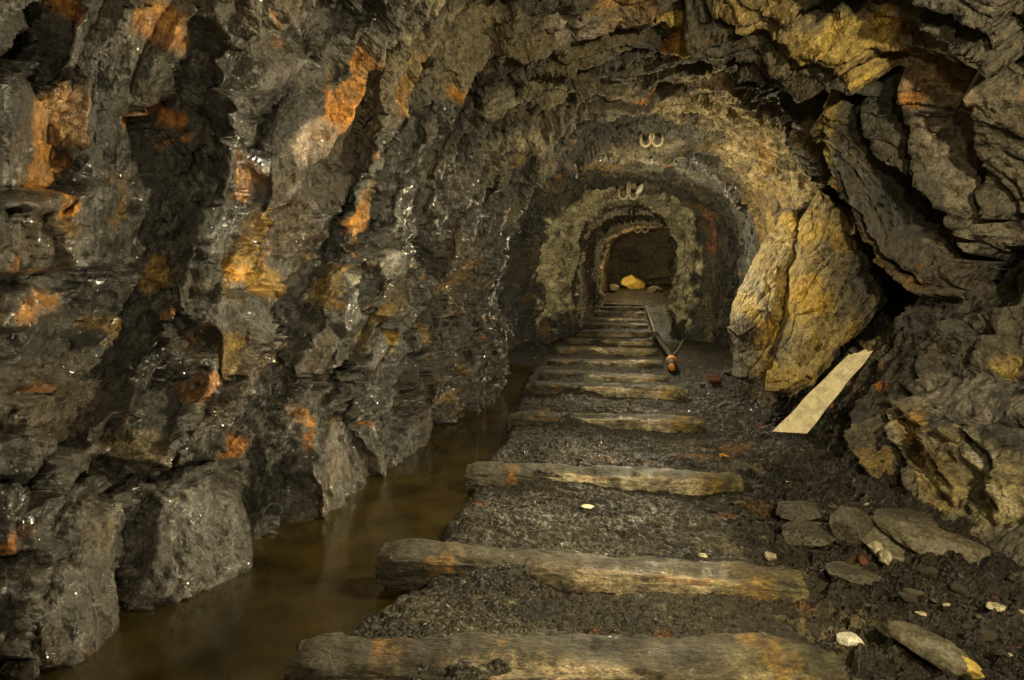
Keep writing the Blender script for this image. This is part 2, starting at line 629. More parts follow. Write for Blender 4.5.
def block(px, h, tilt=(0, 0), rim=0.03, flat=0.6, lump=0.0, wob=0.02):
    """a face of rock standing out from the wall, with its own plane"""
    pts = wall_pts(px)
    c = np.mean(np.array(pts), 0)
    i = near(pts, 0.05)
    yy, ss = YF[i] + WOB[i] * wob, SF[i] + WOB2[i] * wob
    ins = inside(yy, ss, pts)
    d, _, _ = poly_dist(yy, ss, pts, True)
    m = np.where(ins, np.clip(d / rim, 0, 1) ** 0.6, 0)
    base = D[i]
    mean = base[ins].mean() if ins.any() else 0
    plane = mean + h + tilt[0] * (YF[i] - c[0]) + tilt[1] * (SF[i] - c[1]) + lump * np.sqrt(np.clip(d, 0, 0.15))
    E[i] *= 1 - 0.85 * m
    D[i] = base * (1 - m) + m * (plane + (base - mean) * (1 - flat))
    groove = np.where(~ins, np.clip(1 - d / 0.018, 0, 1), 0)
    D[i] -= 0.03 * groove


# left wall, blocks
block([(-170, 75), (28, 66), (81, 111), (72, 128), (52, 150), (36, 205), (8, 214), (-170, 205)], 0.08, (-0.35, 0.0), 0.015, 0.85)
block([(36, 195), (92, 176), (119, 206), (108, 262), (94, 269), (48, 274), (-170, 285), (-170, 208)], 0.13, (-0.4, 0.1), 0.02, 0.6)
block([(92, 212), (119, 206), (108, 262), (97, 262)], 0.02, (0.6, 0), 0.015, 0.9)
block([(-170, 292), (26, 284), (38, 312), (10, 335), (-170, 345)], 0.10, (0, -0.2), 0.02, 0.7)
block([(58, 342), (92, 312), (108, 327), (96, 338), (66, 358)], 0.09, (0, 0), 0.015, 0.7)
block([(-120, 440), (34, 432), (44, 460), (20, 478), (-120, 474)], 0.08, (0, 0), 0.02, 0.7)
block([(36, 462), (60, 458), (66, 480), (50, 498), (38, 488)], 0.07, (0, 0), 0.015, 0.7)
block([(20, 670), (34, 600), (54, 545), (80, 500), (135, 495), (120, 560), (100, 630), (72, 684), (40, 700)], 0.06, (-0.15, -0.30), 0.05, 0.82, 0.12)
block([(121, 602), (136, 540), (160, 500), (214, 474), (243, 488), (237, 560), (226, 586), (176, 606), (150, 618)], 0.07, (0.1, -0.32), 0.05, 0.85, 0.12)
block([(192, 297), (266, 291), (256, 350), (236, 386), (204, 345)], 0.02, (0.0, 0.0), 0.02, 0.9)
block([(168, 372), (196, 350), (226, 385), (212, 402), (190, 404)], 0.04, (0, 0), 0.02, 0.7)
block([(302, 445), (338, 394), (352, 440), (372, 505), (330, 535), (285, 546), (290, 478)], 0.10, (-0.2, -0.1), 0.03, 0.7)
block([(375, 258), (405, 246), (408, 268), (388, 284), (370, 280)], 0.04, (0.3, 0.2), 0.02, 0.9)
block([(361, 352), (386, 330), (398, 347), (376, 376), (362, 370)], 0.05, (0, 0), 0.03, 0.8)
block([(326, 290), (358, 286), (362, 318), (346, 340), (330, 318)], 0.06, (0, 0), 0.03, 0.8)
block([(380, 180), (430, 170), (432, 235), (400, 240)], 0.05, (0, 0), 0.03, 0.6)
block([(170, 60), (215, 45), (225, 85), (205, 105), (180, 100)], 0.04, (0, 0), 0.02, 0.6)
block([(250, 55), (290, 35), (300, 55), (270, 92), (235, 95)], 0.08, (0.2, 0), 0.02, 0.7)
block([(-120, -60), (22, -40), (32, 30), (18, 62), (-120, 70)], 0.10, (0, 0), 0.02, 0.7)
block([(395, 420), (432, 400), (434, 450), (428, 478), (396, 484)], 0.06, (0, 0), 0.03, 0.7)
block([(340, 440), (372, 420), (395, 482), (380, 505)], 0.03, (0.2, 0), 0.02, 0.7)
# left wall, open joints
cleft([(232, 598), (243, 530), (254, 455), (268, 385), (288, 305), (318, 235), (350, 172), (372, 120), (392, 62)], 0.045, 0.20)
cleft([(70, 470), (78, 400), (112, 312), (132, 245), (152, 172), (176, 108), (192, 50)], 0.055, 0.18)
cleft([(60, 560), (72, 500), (92, 470), (140, 490), (212, 470), (246, 450)], 0.014, 0.07)
cleft([(104, 640), (112, 610), (124, 570), (136, 520), (150, 495)], 0.009, 0.06)
cleft([(158, 290), (194, 340), (234, 388)], 0.014, 0.07)
cleft([(262, 108), (300, 60), (345, 12), (360, -10)], 0.03, 0.12)
cleft([(420, 215), (438, 160), (470, 102), (492, 40), (500, 5)], 0.03, 0.10)
cleft([(440, 400), (436, 330), (440, 270), (432, 215), (440, 175)], 0.035, 0.10)
cleft([(352, 246), (372, 288), (392, 345)], 0.016, 0.07)
cleft([(352, 246), (380, 205), (412, 160), (436, 110)], 0.016, 0.07)
cleft([(280, 480), (300, 440), (326, 402), (348, 372)], 0.035, 0.15)
cleft([(250, 440), (268, 480), (296, 530), (310, 556)], 0.025, 0.10)
cleft([(330, 395), (352, 430), (372, 478), (384, 506)], 0.014, 0.06)
cleft([(150, 460), (172, 400), (196, 368)], 0.010, 0.05)
cleft([(176, 470), (200, 420), (240, 378)], 0.010, 0.05)
cleft([(30, 205), (42, 160), (60, 138)], 0.012, 0.04)
cleft([(300, 330), (310, 280), (326, 245), (350, 200)], 0.012, 0.05)
cleft([(205, 300), (235, 255), (270, 232), (268, 190), (254, 165)], 0.012, 0.05)
cleft([(180, 30), (212, 72), (220, 120)], 0.014, 0.06)
cleft([(470, 360), (478, 300), (488, 250), (490, 200)], 0.03, 0.06)
ledge([(262, 360), (285, 290), (318, 225), (348, 168)], 0.10, 0.16, 1, 0.01)
ledge([(380, 110), (330, 210), (300, 290)], 0.06, 0.25, 1, 0.012)

# roof: shelves
ledge([(478, 118), (540, 96), (590, 72), (650, 60)], 0.12, 0.25, 1, 0.012, 0.03)
ledge([(490, 165), (560, 132), (610, 106), (660, 100)], 0.12, 0.25, 1, 0.012, 0.03)
ledge([(520, 185), (560, 160), (620, 152), (680, 160)], 0.12, 0.30, 1, 0.012, 0.03)
block([(562, 2), (600, -4), (618, 20), (604, 38), (575, 36)], 0.06, (0, 0), 0.03, 0.6)
block([(480, 96), (512, 88), (520, 100), (495, 116), (478, 118)], 0.05, (0, 0), 0.02, 0.8)
KW, KD = 1.2, 1.3
# right: roof lip and the plunging slabs
ledge([(676, -4), (722, 20), (750, 40), (800, 54), (850, 58), (906, 70)], 0.20, 0.40, 1, 0.012, 0.16, 0.14)
ledge([(738, 52), (764, 86), (790, 112), (804, 146), (832, 174), (852, 205), (882, 250), (906, 292)], 0.10, 0.24, 1, 0.012, 0.20, 0.16)
ledge([(830, 82), (838, 122), (846, 162), (862, 212), (892, 262), (926, 290), (964, 296)], 0.12, 0.36, 1, 0.014, 0.18, 0.14)
ledge([(862, 54), (880, 96), (902, 142), (942, 174), (980, 222), (1014, 262)], 0.13, 0.28, 1, 0.014, 0.20, 0.14)
ledge([(908, 66), (926, 92), (937, 142), (962, 174), (990, 214), (1010, 240)], 0.10, 0.20, 1, 0.012, 0.05, 0.06)
ledge([(988, 58), (1004, 112), (1018, 180), (1030, 220)], 0.12, 0.25, 1, 0.012, 0.08, 0.06)
ledge([(938, -4), (986, 26), (1030, 50)], 0.14, 0.30, 1, 0.012, 0.08, 0.08)
cleft([(838, 122), (868, 200), (905, 250), (940, 286)], 0.012, 0.05)
cleft([(902, 190), (912, 230), (908, 248)], 0.010, 0.03)
cleft([(1024, 250), (1000, 276), (990, 300), (960, 322)], 0.04, 0.12)
# right: folded lower wall
for ln_ in ([(1000, 290), (950, 330), (905, 372), (884, 394), (866, 422), (868, 462), (892, 494)],
            [(1024, 300), (975, 330), (934, 364), (908, 408), (905, 450), (916, 504)],
            [(1024, 340), (985, 350), (952, 372), (930, 402), (929, 424), (946, 462), (956, 492)],
            [(1024, 430), (985, 432), (996, 470), (1015, 520)]):
    ledge(ln_, 0.085, 0.24, 1, 0.014, 0.03, 0.04)
for ln_ in ([(985, 305), (930, 345), (893, 380)], [(900, 330), (868, 370), (845, 410), (838, 440)], [(860, 300), (850, 340), (862, 360)],
            [(960, 440), (972, 480), (990, 520)], [(912, 420), (925, 450), (948, 505)]):
    cleft(ln_, 0.016, 0.05)
block([(940, 388), (985, 378), (1040, 380), (1040, 424), (985, 428), (955, 424)], 0.03, (0, 0), 0.06, 0.7)
block([(832, 90), (868, 108), (905, 165), (960, 228), (1004, 266), (975, 290), (942, 286), (905, 250), (868, 200), (842, 140)], 0.06, (0, 0), 0.05, 0.55)
# hollow behind the yellow boulder
block([(772, 340), (796, 215), (826, 168), (850, 172), (880, 225), (908, 285), (898, 312), (850, 345), (815, 380), (785, 396)], -0.34, (0, 0), 0.04, 0.3)
# throat on the right of the mid tunnel
ledge([(742, 250), (738, 300), (742, 345), (735, 370)], 0.05, 0.2, -1, 0.02, 0.03)
cleft([(728, 190), (735, 250), (726, 300), (738, 350)], 0.05, 0.10)

EV = -0.62 * NRM.reshape(-1, 3) + np.array([0, 0.78, 0.0])
EV /= np.linalg.norm(EV, axis=1, keepdims=True)
P = B.reshape(-1, 3) + NRM.reshape(-1, 3) * D[:, None] + EV * E[:, None]

# ------------------------------------------------------------------ colour of the rock
SLATE = np.array([0.064, 0.059, 0.047], F4)
BROWN = np.array([0.105, 0.078, 0.045], F4)
TAN = np.array([0.26, 0.205, 0.110], F4)
PALE = np.array([0.33, 0.285, 0.19], F4)
OCHRE = np.array([0.36, 0.22, 0.045], F4)
ORANGE = np.array([0.52, 0.20, 0.025], F4)


def mix(c, col, f):
    f = np.clip(f, 0, 1)[:, None]
    return c * (1 - f) + col * f


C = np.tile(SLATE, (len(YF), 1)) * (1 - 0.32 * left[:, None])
lum = 0.75 + 0.5 * r2 + 0.35 * (r3 - 0.5) + 0.35 * fbm(YF * 2.5, SF * 2.5, 111, 4)
C = C * lum[:, None]
C = mix(C, BROWN, sstep(0.0, 0.5, fbm(YF * 1.7, SF * 1.7, 121, 4)) * 0.7)
C = mix(C, TAN * 0.8, roof * sstep(-0.25, 0.4, fbm(YF * 1.9, SF * 1.9, 131, 4) + 0.25 * (r2 - 0.5)) * 0.75 * (1 - far * 0.5))
C = mix(C, TAN * 0.62, right * sstep(-0.1, 0.45, fbm(YF * 1.7 + 3, SF * 1.7, 135, 4)) * 0.6)
C = mix(C, PALE, (roof + right) * sstep(0.28, 0.5, fbm(Q * 4, T * 2, 141, 4)) * 0.45)
spots = sstep(0.36, 0.6, fbm(Q * 3.2, T * 2.2, 151, 4))
C = mix(C, OCHRE * 0.75, spots * 0.55)
C = mix(C, ORANGE * 0.8, sstep(0.5, 0.68, fbm(Q * 7 + 5, T * 5.0, 161, 4)) * 0.8)
WET = 0.45 * left + 0.08 + 0.35 * left * sstep(-0.3, 0.3, fbm(YF * 1.6, SF * 1.6, 171, 3)) - 0.15 * right


SN = fbm(YF * 14, SF * 14, 181, 4)
SN3 = fbm(YF * 9 + 3, SF * 9, 183, 4)
SN2 = fbm(YF * 5, SF * 5, 185, 3)


def stain_or_sheen(px, rad, col, f=0.9, rag=0.5):
    """a deposit, or painted sheen, along a line of photo points"""
    pts = wall_pts(px)
    i = near(pts, rad * 2.2)
    if len(pts) == 1:
        d = np.hypot(YF[i] - pts[0][0], SF[i] - pts[0][1])
    else:
        d, _, _ = poly_dist(YF[i], SF[i], pts)
    m = sstep(1.0, 0.45, d / rad + rag * SN[i] + rag * SN2[i])
    br = np.clip(0.75 + 0.9 * SN3[i] + 0.5 * (r3[i] - 0.3), 0.05, 1.1)
    C[i] = mix(C[i], np.array(col, F4) * np.clip(1 + 0.7 * SN[i] + 0.5 * (r4[i] - 0.5), 0.3, 1.5)[:, None], m * f * br)


OR2 = (0.48, 0.21, 0.03)
YE = (0.50, 0.34, 0.07)
PK = (0.42, 0.33, 0.24)
stain_or_sheen([(365, 88), (350, 103), (338, 118)], 0.10, (0.50, 0.21, 0.03), 0.9, 1.1)
stain_or_sheen([(322, 135), (312, 142)], 0.08, PK, 0.8)
stain_or_sheen([(52, 112), (46, 140), (34, 180), (26, 205)], 0.05, OR2, 0.95)
stain_or_sheen([(60, 112)], 0.07, (0.42, 0.26, 0.12), 0.8)
stain_or_sheen([(5, 310), (28, 300)], 0.06, (0.42, 0.20, 0.05), 0.9)
stain_or_sheen([(422, 70), (408, 108)], 0.07, (0.36, 0.21, 0.05), 0.9)
stain_or_sheen([(456, 90)], 0.05, OR2, 0.9)
stain_or_sheen([(275, 225), (255, 270), (262, 285)], 0.10, (0.34, 0.20, 0.03), 0.85)
stain_or_sheen([(235, 273), (248, 274)], 0.045, (0.7, 0.32, 0.03), 0.95)
stain_or_sheen([(160, 262), (152, 282)], 0.05, OCHRE, 0.9)
stain_or_sheen([(250, 170), (245, 190)], 0.06, OR2, 0.7)
stain_or_sheen([(205, 390), (214, 380)], 0.06, (0.50, 0.22, 0.06), 0.9)
stain_or_sheen([(300, 420), (308, 424)], 0.05, OR2, 0.7)
stain_or_sheen([(152, 12), (168, 14)], 0.07, (0.5, 0.24, 0.06), 0.85)
stain_or_sheen([(366, 218), (362, 230)], 0.06, OR2, 0.8)
stain_or_sheen([(388, 338), (394, 348)], 0.05, YE, 0.9)
stain_or_sheen([(426, 330), (424, 360)], 0.06, OCHRE, 0.8)
stain_or_sheen([(80, 332), (96, 336)], 0.05, OCHRE, 0.6)
stain_or_sheen([(140, 440), (144, 470)], 0.04, OCHRE, 0.7)
stain_or_sheen([(232, 340), (240, 375)], 0.05, (0.26, 0.16, 0.04), 0.8)
stain_or_sheen([(330, 270), (326, 300)], 0.05, OCHRE, 0.7)
stain_or_sheen([(60, 650)], 0.04, OR2, 0.7)
stain_or_sheen([(500, 20), (470, 5)], 0.10, TAN, 0.5)
stain_or_sheen([(388, 262), (398, 255)], 0.06, (0.36, 0.34, 0.29), 0.8)
stain_or_sheen([(365, 285)], 0.05, (0.40, 0.36, 0.26), 0.9)
stain_or_sheen([(395, 270)], 0.10, (0.20, 0.18, 0.14), 0.5)
stain_or_sheen([(572, 12), (598, 18), (588, 30)], 0.14, (0.40, 0.34, 0.26), 0.9)
stain_or_sheen([(620, 8), (640, 20)], 0.10, (0.46, 0.26, 0.07), 0.8)
stain_or_sheen([(672, 30), (690, 45), (705, 40)], 0.09, YE, 0.75)
stain_or_sheen([(500, 100), (545, 85), (560, 80)], 0.14, (0.28, 0.24, 0.15), 0.8)
stain_or_sheen([(505, 155), (540, 138)], 0.10, (0.27, 0.23, 0.14), 0.8)
stain_or_sheen([(660, 110), (690, 105), (720, 115)], 0.18, (0.30, 0.23, 0.11), 0.8)
stain_or_sheen([(740, 4), (760, 10), (800, 25)], 0.13, (0.36, 0.25, 0.08), 0.7)
stain_or_sheen([(815, 30), (845, 28), (875, 36), (892, 22)], 0.08, YE, 0.8)
stain_or_sheen([(715, 100), (772, 140), (768, 165), (790, 185), (760, 130), (740, 170)], 0.26, (0.38, 0.29, 0.14), 0.9)
stain_or_sheen([(758, 145), (765, 160)], 0.08, (0.30, 0.17, 0.04), 0.8)
stain_or_sheen([(745, 200), (775, 195), (760, 225)], 0.16, (0.34, 0.23, 0.08), 0.8)
stain_or_sheen([(833, 100), (842, 150), (852, 190), (880, 240), (905, 270)], 0.06, (0.30, 0.21, 0.05), 0.85)
stain_or_sheen([(905, 270), (940, 288)], 0.07, (0.24, 0.13, 0.03), 0.7)
stain_or_sheen([(925, 60), (945, 75), (975, 80)], 0.10, (0.32, 0.19, 0.08), 0.7)
stain_or_sheen([(930, 50), (960, 50)], 0.12, (0.26, 0.20, 0.11), 0.7)
stain_or_sheen([(955, 120), (980, 130), (985, 150)], 0.10, (0.24, 0.19, 0.13), 0.7)
stain_or_sheen([(960, 240), (955, 235)], 0.04, PALE, 0.8)
stain_or_sheen([(860, 215)], 0.05, (0.30, 0.24, 0.15), 0.6)
stain_or_sheen([(870, 330), (880, 320), (868, 350)], 0.08, (0.24, 0.18, 0.08), 0.7)
stain_or_sheen([(850, 390), (845, 380)], 0.09, (0.24, 0.17, 0.10), 0.6)
stain_or_sheen([(945, 400), (985, 405), (1020, 408)], 0.14, (0.22, 0.19, 0.15), 0.9)
stain_or_sheen([(925, 430), (938, 470), (945, 495)], 0.09, (0.38, 0.26, 0.08), 0.9)
stain_or_sheen([(880, 460), (890, 480)], 0.06, (0.30, 0.20, 0.07), 0.7)
stain_or_sheen([(908, 410), (912, 450), (915, 475)], 0.035, PALE, 0.8)
stain_or_sheen([(965, 470), (985, 490), (1000, 505)], 0.16, (0.26, 0.21, 0.09), 0.8)
stain_or_sheen([(985, 455), (1000, 465)], 0.05, (0.36, 0.32, 0.24), 0.9)
stain_or_sheen([(1002, 498), (1010, 504)], 0.035, (0.46, 0.38, 0.22), 0.9)
stain_or_sheen([(1015, 370)], 0.05, YE, 0.8)
stain_or_sheen([(865, 430)], 0.05, (0.3, 0.24, 0.14), 0.5)
# mid tunnel: pale arch, dark wet throat, rust streak
arch = sstep(9.40, 9.58, YF + 0.35 * SN2 - 0.25 * (VF - 0.5) * 2) * (1 - sstep(10.2, 10.5, YF + 0.3 * SN2)) * sstep(0.15, 0.36, ZF + 0.3 * SN2)
C = mix(C, np.array([0.62, 0.55, 0.34], F4) * (0.6 + 0.5 * r2 + 0.7 * SN3)[:, None], arch * (0.85 + 0.9 * SN2))
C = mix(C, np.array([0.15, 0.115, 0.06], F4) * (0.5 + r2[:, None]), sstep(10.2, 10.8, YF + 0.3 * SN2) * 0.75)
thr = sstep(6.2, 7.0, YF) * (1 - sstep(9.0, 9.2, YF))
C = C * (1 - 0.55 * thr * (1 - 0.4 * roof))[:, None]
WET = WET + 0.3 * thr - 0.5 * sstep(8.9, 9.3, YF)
stain_or_sheen([(170, 500), (165, 560), (210, 530)], 0.30, (0.13, 0.12, 0.10), 0.7)  # glare on the right lower boulder painted as paler grey
stain_or_sheen([(90, 530), (75, 600), (60, 650)], 0.22, (0.12, 0.11, 0.09), 0.6)  # likewise, painted glare on the left lower boulder
stain_or_sheen([(706, 222), (708, 244)], 0.11, (0.30, 0.11, 0.06), 0.8)
C = np.clip(C, 0.008, 0.8)

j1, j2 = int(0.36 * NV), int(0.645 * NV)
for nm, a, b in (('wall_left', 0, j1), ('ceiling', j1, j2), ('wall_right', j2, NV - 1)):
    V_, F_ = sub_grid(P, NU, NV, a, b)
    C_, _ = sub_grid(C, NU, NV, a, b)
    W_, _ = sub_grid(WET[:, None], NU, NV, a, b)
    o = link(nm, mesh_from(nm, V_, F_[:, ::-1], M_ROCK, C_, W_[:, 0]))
    o['kind'] = 'structure'

# end of the visible heading
ne = 160
ex, ez = np.meshgrid(np.linspace(-3.0, 4.5, ne), np.linspace(-0.6, 3.0, ne), indexing='ij')
exf, ezf = ex.ravel().astype(F4), ez.ravel().astype(F4)
hh, rr_ = facets(exf / 0.7, ezf / 0.6, 201, 1.0)
ey = 26.4 - 0.35 * hh - 0.15 * fbm(exf * 3, ezf * 3, 205, 4) - 0.25 * exf
EC = np.tile(np.array([0.17, 0.15, 0.11], F4), (len(exf), 1)) * (0.8 + 0.5 * rr_)[:, None]
o = link('wall_back', mesh_from('wall_back', np.stack([exf, ey, ezf], -1), grid_faces(ne, ne), M_ROCK, EC, np.zeros(len(exf))))
o['kind'] = 'structure'

# ------------------------------------------------------------------ floor
# right bank of the ditch, read along the track
ed = [at_z(px, py, -0.08) for px, py in ((255, 700), (330, 655), (418, 600), (447, 545), (470, 500), (498, 450), (514, 412), (524, 388), (532, 372))]
EDY = np.array([e[1] for e in ed])
EDX = np.array([e[0] for e in ed])
o_ = np.argsort(EDY)
EDY, EDX = EDY[o_], EDX[o_]

# sleepers: (left end px, right end px), both at the middle of the exposed timber
SLP = [((296, 655), (842, 676)), ((380, 560), (804, 585)), ((467, 472), (742, 481)), ((509, 417), (704, 424)), ((531, 387), (688, 394)),
       ((540, 374), (668, 379)), ((548, 361), (662, 364)), ((556, 350), (657, 352)), ((567, 341), (653, 342.5)),
       ((576, 333.5), (650, 334.5)), ((583, 326), (648, 327)), ((589, 319.5), (646, 320)), ((595, 314), (645, 314.3)),
       ((600, 309.3), (644, 309.5)), ((603.5, 305.3), (643, 305.5)), ((607, 302), (642, 302.2)), ((609.5, 299.2), (641, 299.3))]
SL = []
for a, b in SLP:
    A_, B_ = at_z(*a, 0.0), at_z(*b, 0.0)
    SL.append((A_, B_))
SLY = np.array([(a[1] + b[1]) / 2 for a, b in SL])


def floor_z(x, y, detail=True):
    x = np.asarray(x, F4)
    y = np.asarray(y, F4)
    xe = np.interp(y, EDY, EDX) + 0.05 * fbm(x * 5, y * 5, 301, 3)
    z = np.full(x.shape, -0.035, F4)
    z += 0.03 * fbm(x * 2.0, y * 2.0, 303, 3)
    # ballast between sleepers: dished, hollow just beyond each one
    for a, b in SL[:9]:
        ex, eyy = b[0] - a[0], b[1] - a[1]
        ln = math.hypot(ex, eyy)
        t = ((x - a[0]) * ex + (y - a[1]) * eyy) / ln
        d = ((y - a[1]) * ex - (x - a[0]) * eyy) / ln      # > 0 beyond
        on = sstep(-0.05, 0.05, t) * sstep(-0.05, 0.05, ln - t)
        z -= on * 0.035 * np.exp(-((d - 0.085) / 0.03) ** 2)
        z += on * 0.018 * np.exp(-((d - 0.40) / 0.25) ** 2)
        # trodden mud heap over the left third
        z += 0.075 * np.exp(-((t - ln * 0.33) / (0.13 * ln)) ** 2) * np.exp(-((d + 0.02) / 0.13) ** 2) * (0.75 + 0.7 * noise2(x * 9, y * 9, 305))
    dit = sstep(0.06, -0.10, x - xe) * (1 - sstep(6.0, 7.5, y))
    z -= dit * 0.17
    bank = sstep(0.45, 1.15, x) * (1 - 0.5 * sstep(5, 8, y))
    z += bank * (0.06 + 0.03 * fbm(x * 4, y * 4, 307, 3))
    z += sstep(20, 24.5, y) * 0.42 + sstep(9, 20, y) * 0.02
    z -= sstep(-0.85, -1.05, x) * sstep(6, 7, y) * (1 - sstep(9, 11, y)) * 0.05
    z += sstep(-0.8, -1.0, x) * sstep(6, 7, y) * 0.05 * fbm(x * 5, y * 5, 327, 3)
    if detail:
        rub = sstep(0.30, 0.62, x + 0.15 * fbm(x * 3, y * 3, 309, 2)) * (1 - 0.6 * sstep(3.2, 3.8, y))
        w1 = fbm(x * 8, y * 8, 311, 2) * 0.02
        a1, _ = facets((x + w1) / 0.085, (y + w1) / 0.07, 313, 1.2, 0.4, 0.12)
        a2, _ = facets((x + w1) / 0.038, (y + w1) / 0.032, 317, 1.2, 0.4, 0.14)
        a3, _ = facets((x + w1) / 0.017, (y + w1) / 0.016, 321, 1.2, 0.4, 0.16)
        z += rub * (0.034 * a1 + 0.022 * a2 + 0.010 * a3)
        z += (1 - rub) * (1 - dit) * (0.004 * a2 + 0.006 * a3)
        b1, _ = facets((x + w1) / 0.10, y / 0.030, 331, 1.2, 0.2, 0.15)
        z += (1 - rub) * (1 - dit) * 0.008 * b1
        z += 0.006 * fbm(x * 30, y * 30, 325, 3)
    return z


FY = spaced([(0.5, 1.2, 0.012, 0.006), (1.2, 4.5, 0.0055, 0.009), (4.5, 8, 0.010, 0.03), (8, 26.5, 0.03, 0.12)])
FX = np.linspace(-1.75, 1.75, 520)
FXX, FYY = np.meshgrid(FX, FY, indexing='ij')
bend = sstep(18, 26, FYY) * 1.6
FXX2 = FXX + bend
fx, fy = FXX2.ravel().astype(F4), FYY.ravel().astype(F4)
fz = floor_z(fx, fy)
MUD = np.array([0.044, 0.035, 0.021], F4)
FC = np.tile(MUD, (len(fx), 1))
FC = FC * (0.85 + 0.6 * fbm(fx * 3, fy * 3, 341, 4))[:, None]
FC = mix(FC, np.array([0.085, 0.072, 0.040], F4), sstep(0.0, 0.5, fbm(fx * 2.2, fy * 5, 345, 4)) * sstep(0.6, 0.3, fx) * 0.7)
FC = mix(FC, np.array([0.20, 0.095, 0.028], F4), sstep(0.48, 0.7, fbm(fx * 5, fy * 5, 351, 4)) * 0.7)
FC = mix(FC, np.array([0.30, 0.26, 0.16], F4), sstep(0.5, 0.62, fbm(fx * 14, fy * 22, 355, 3)) * 0.7)
xe = np.interp(fy, EDY, EDX)
FC = mix(FC, np.array([0.16, 0.11, 0.03], F4), sstep(0.0, -0.15, fx - xe) * (1 - sstep(6, 7, fy)) * (0.6 + fbm(fx * 4, fy * 4, 359, 3)))


def floor_stain(px, py, rad, col, f=0.85):
    p = at_z(px, py, 0.0)
    i = np.where((np.abs(fx - p[0]) < rad * 2) & (np.abs(fy - p[1]) < rad * 2))[0]
    d = np.hypot(fx[i] - p[0], fy[i] - p[1]) / rad
    FC[i] = mix(FC[i], np.array(col, F4), sstep(1, 0.2, d + 1.3 * fbm(fx[i] * 14, fy[i] * 14, 361, 4)) * f * 0.8)


for a in ((696, 452, 0.10, (0.45, 0.2, 0.03)), (775, 662, 0.10, (0.40, 0.26, 0.05)), (815, 675, 0.08, (0.34, 0.28, 0.08)), (755, 500, 0.09, (0.22, 0.12, 0.03)),
          (725, 510, 0.05, (0.42, 0.16, 0.05)), (735, 440, 0.14, (0.28, 0.13, 0.03)), (690, 440, 0.14, (0.24, 0.19, 0.09)), (740, 460, 0.14, (0.20, 0.16, 0.09)),
          (730, 545, 0.10, (0.20, 0.17, 0.09)), 
          (845, 620, 0.12, (0.22, 0.17, 0.07)), (760, 425, 0.08, (0.28, 0.11, 0.04)), (480, 495, 0.05, (0.42, 0.16, 0.03))):
    floor_stain(*a)
recess_shade = sstep(-0.80, -1.0, fx + 0.1 * fbm(fx * 3, fy * 3, 367, 3)) * sstep(5.6, 6.4, fy) * (1 - sstep(10, 12, fy))
FC = mix(FC, np.array([0.018, 0.014, 0.009], F4), recess_shade * 0.9)  # shade of the left recess painted into the floor colour
FC = np.clip(FC, 0.006, 0.8)
FW = 0.42 + 0.3 * fbm(fx * 3, fy * 3, 365, 3)
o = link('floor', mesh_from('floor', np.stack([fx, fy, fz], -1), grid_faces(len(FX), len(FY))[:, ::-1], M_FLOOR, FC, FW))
o['kind'] = 'structure'

# water standing in the ditch
wy = np.linspace(0.5, 7.2, 60)
wv = []
for y in wy:
    xr_ = np.interp(y, EDY, EDX) + 0.16
    for k in range(8):
        wv.append((-1.8 + (xr_ + 1.8) * k / 7, y, -0.085))
o = link('water', mesh_from('water', np.array(wv), grid_faces(60, 8)[:, ::-1], M_WATER))
o['kind'] = 'structure'
o['label'] = 'murky brown water in the ditch along the left wall'


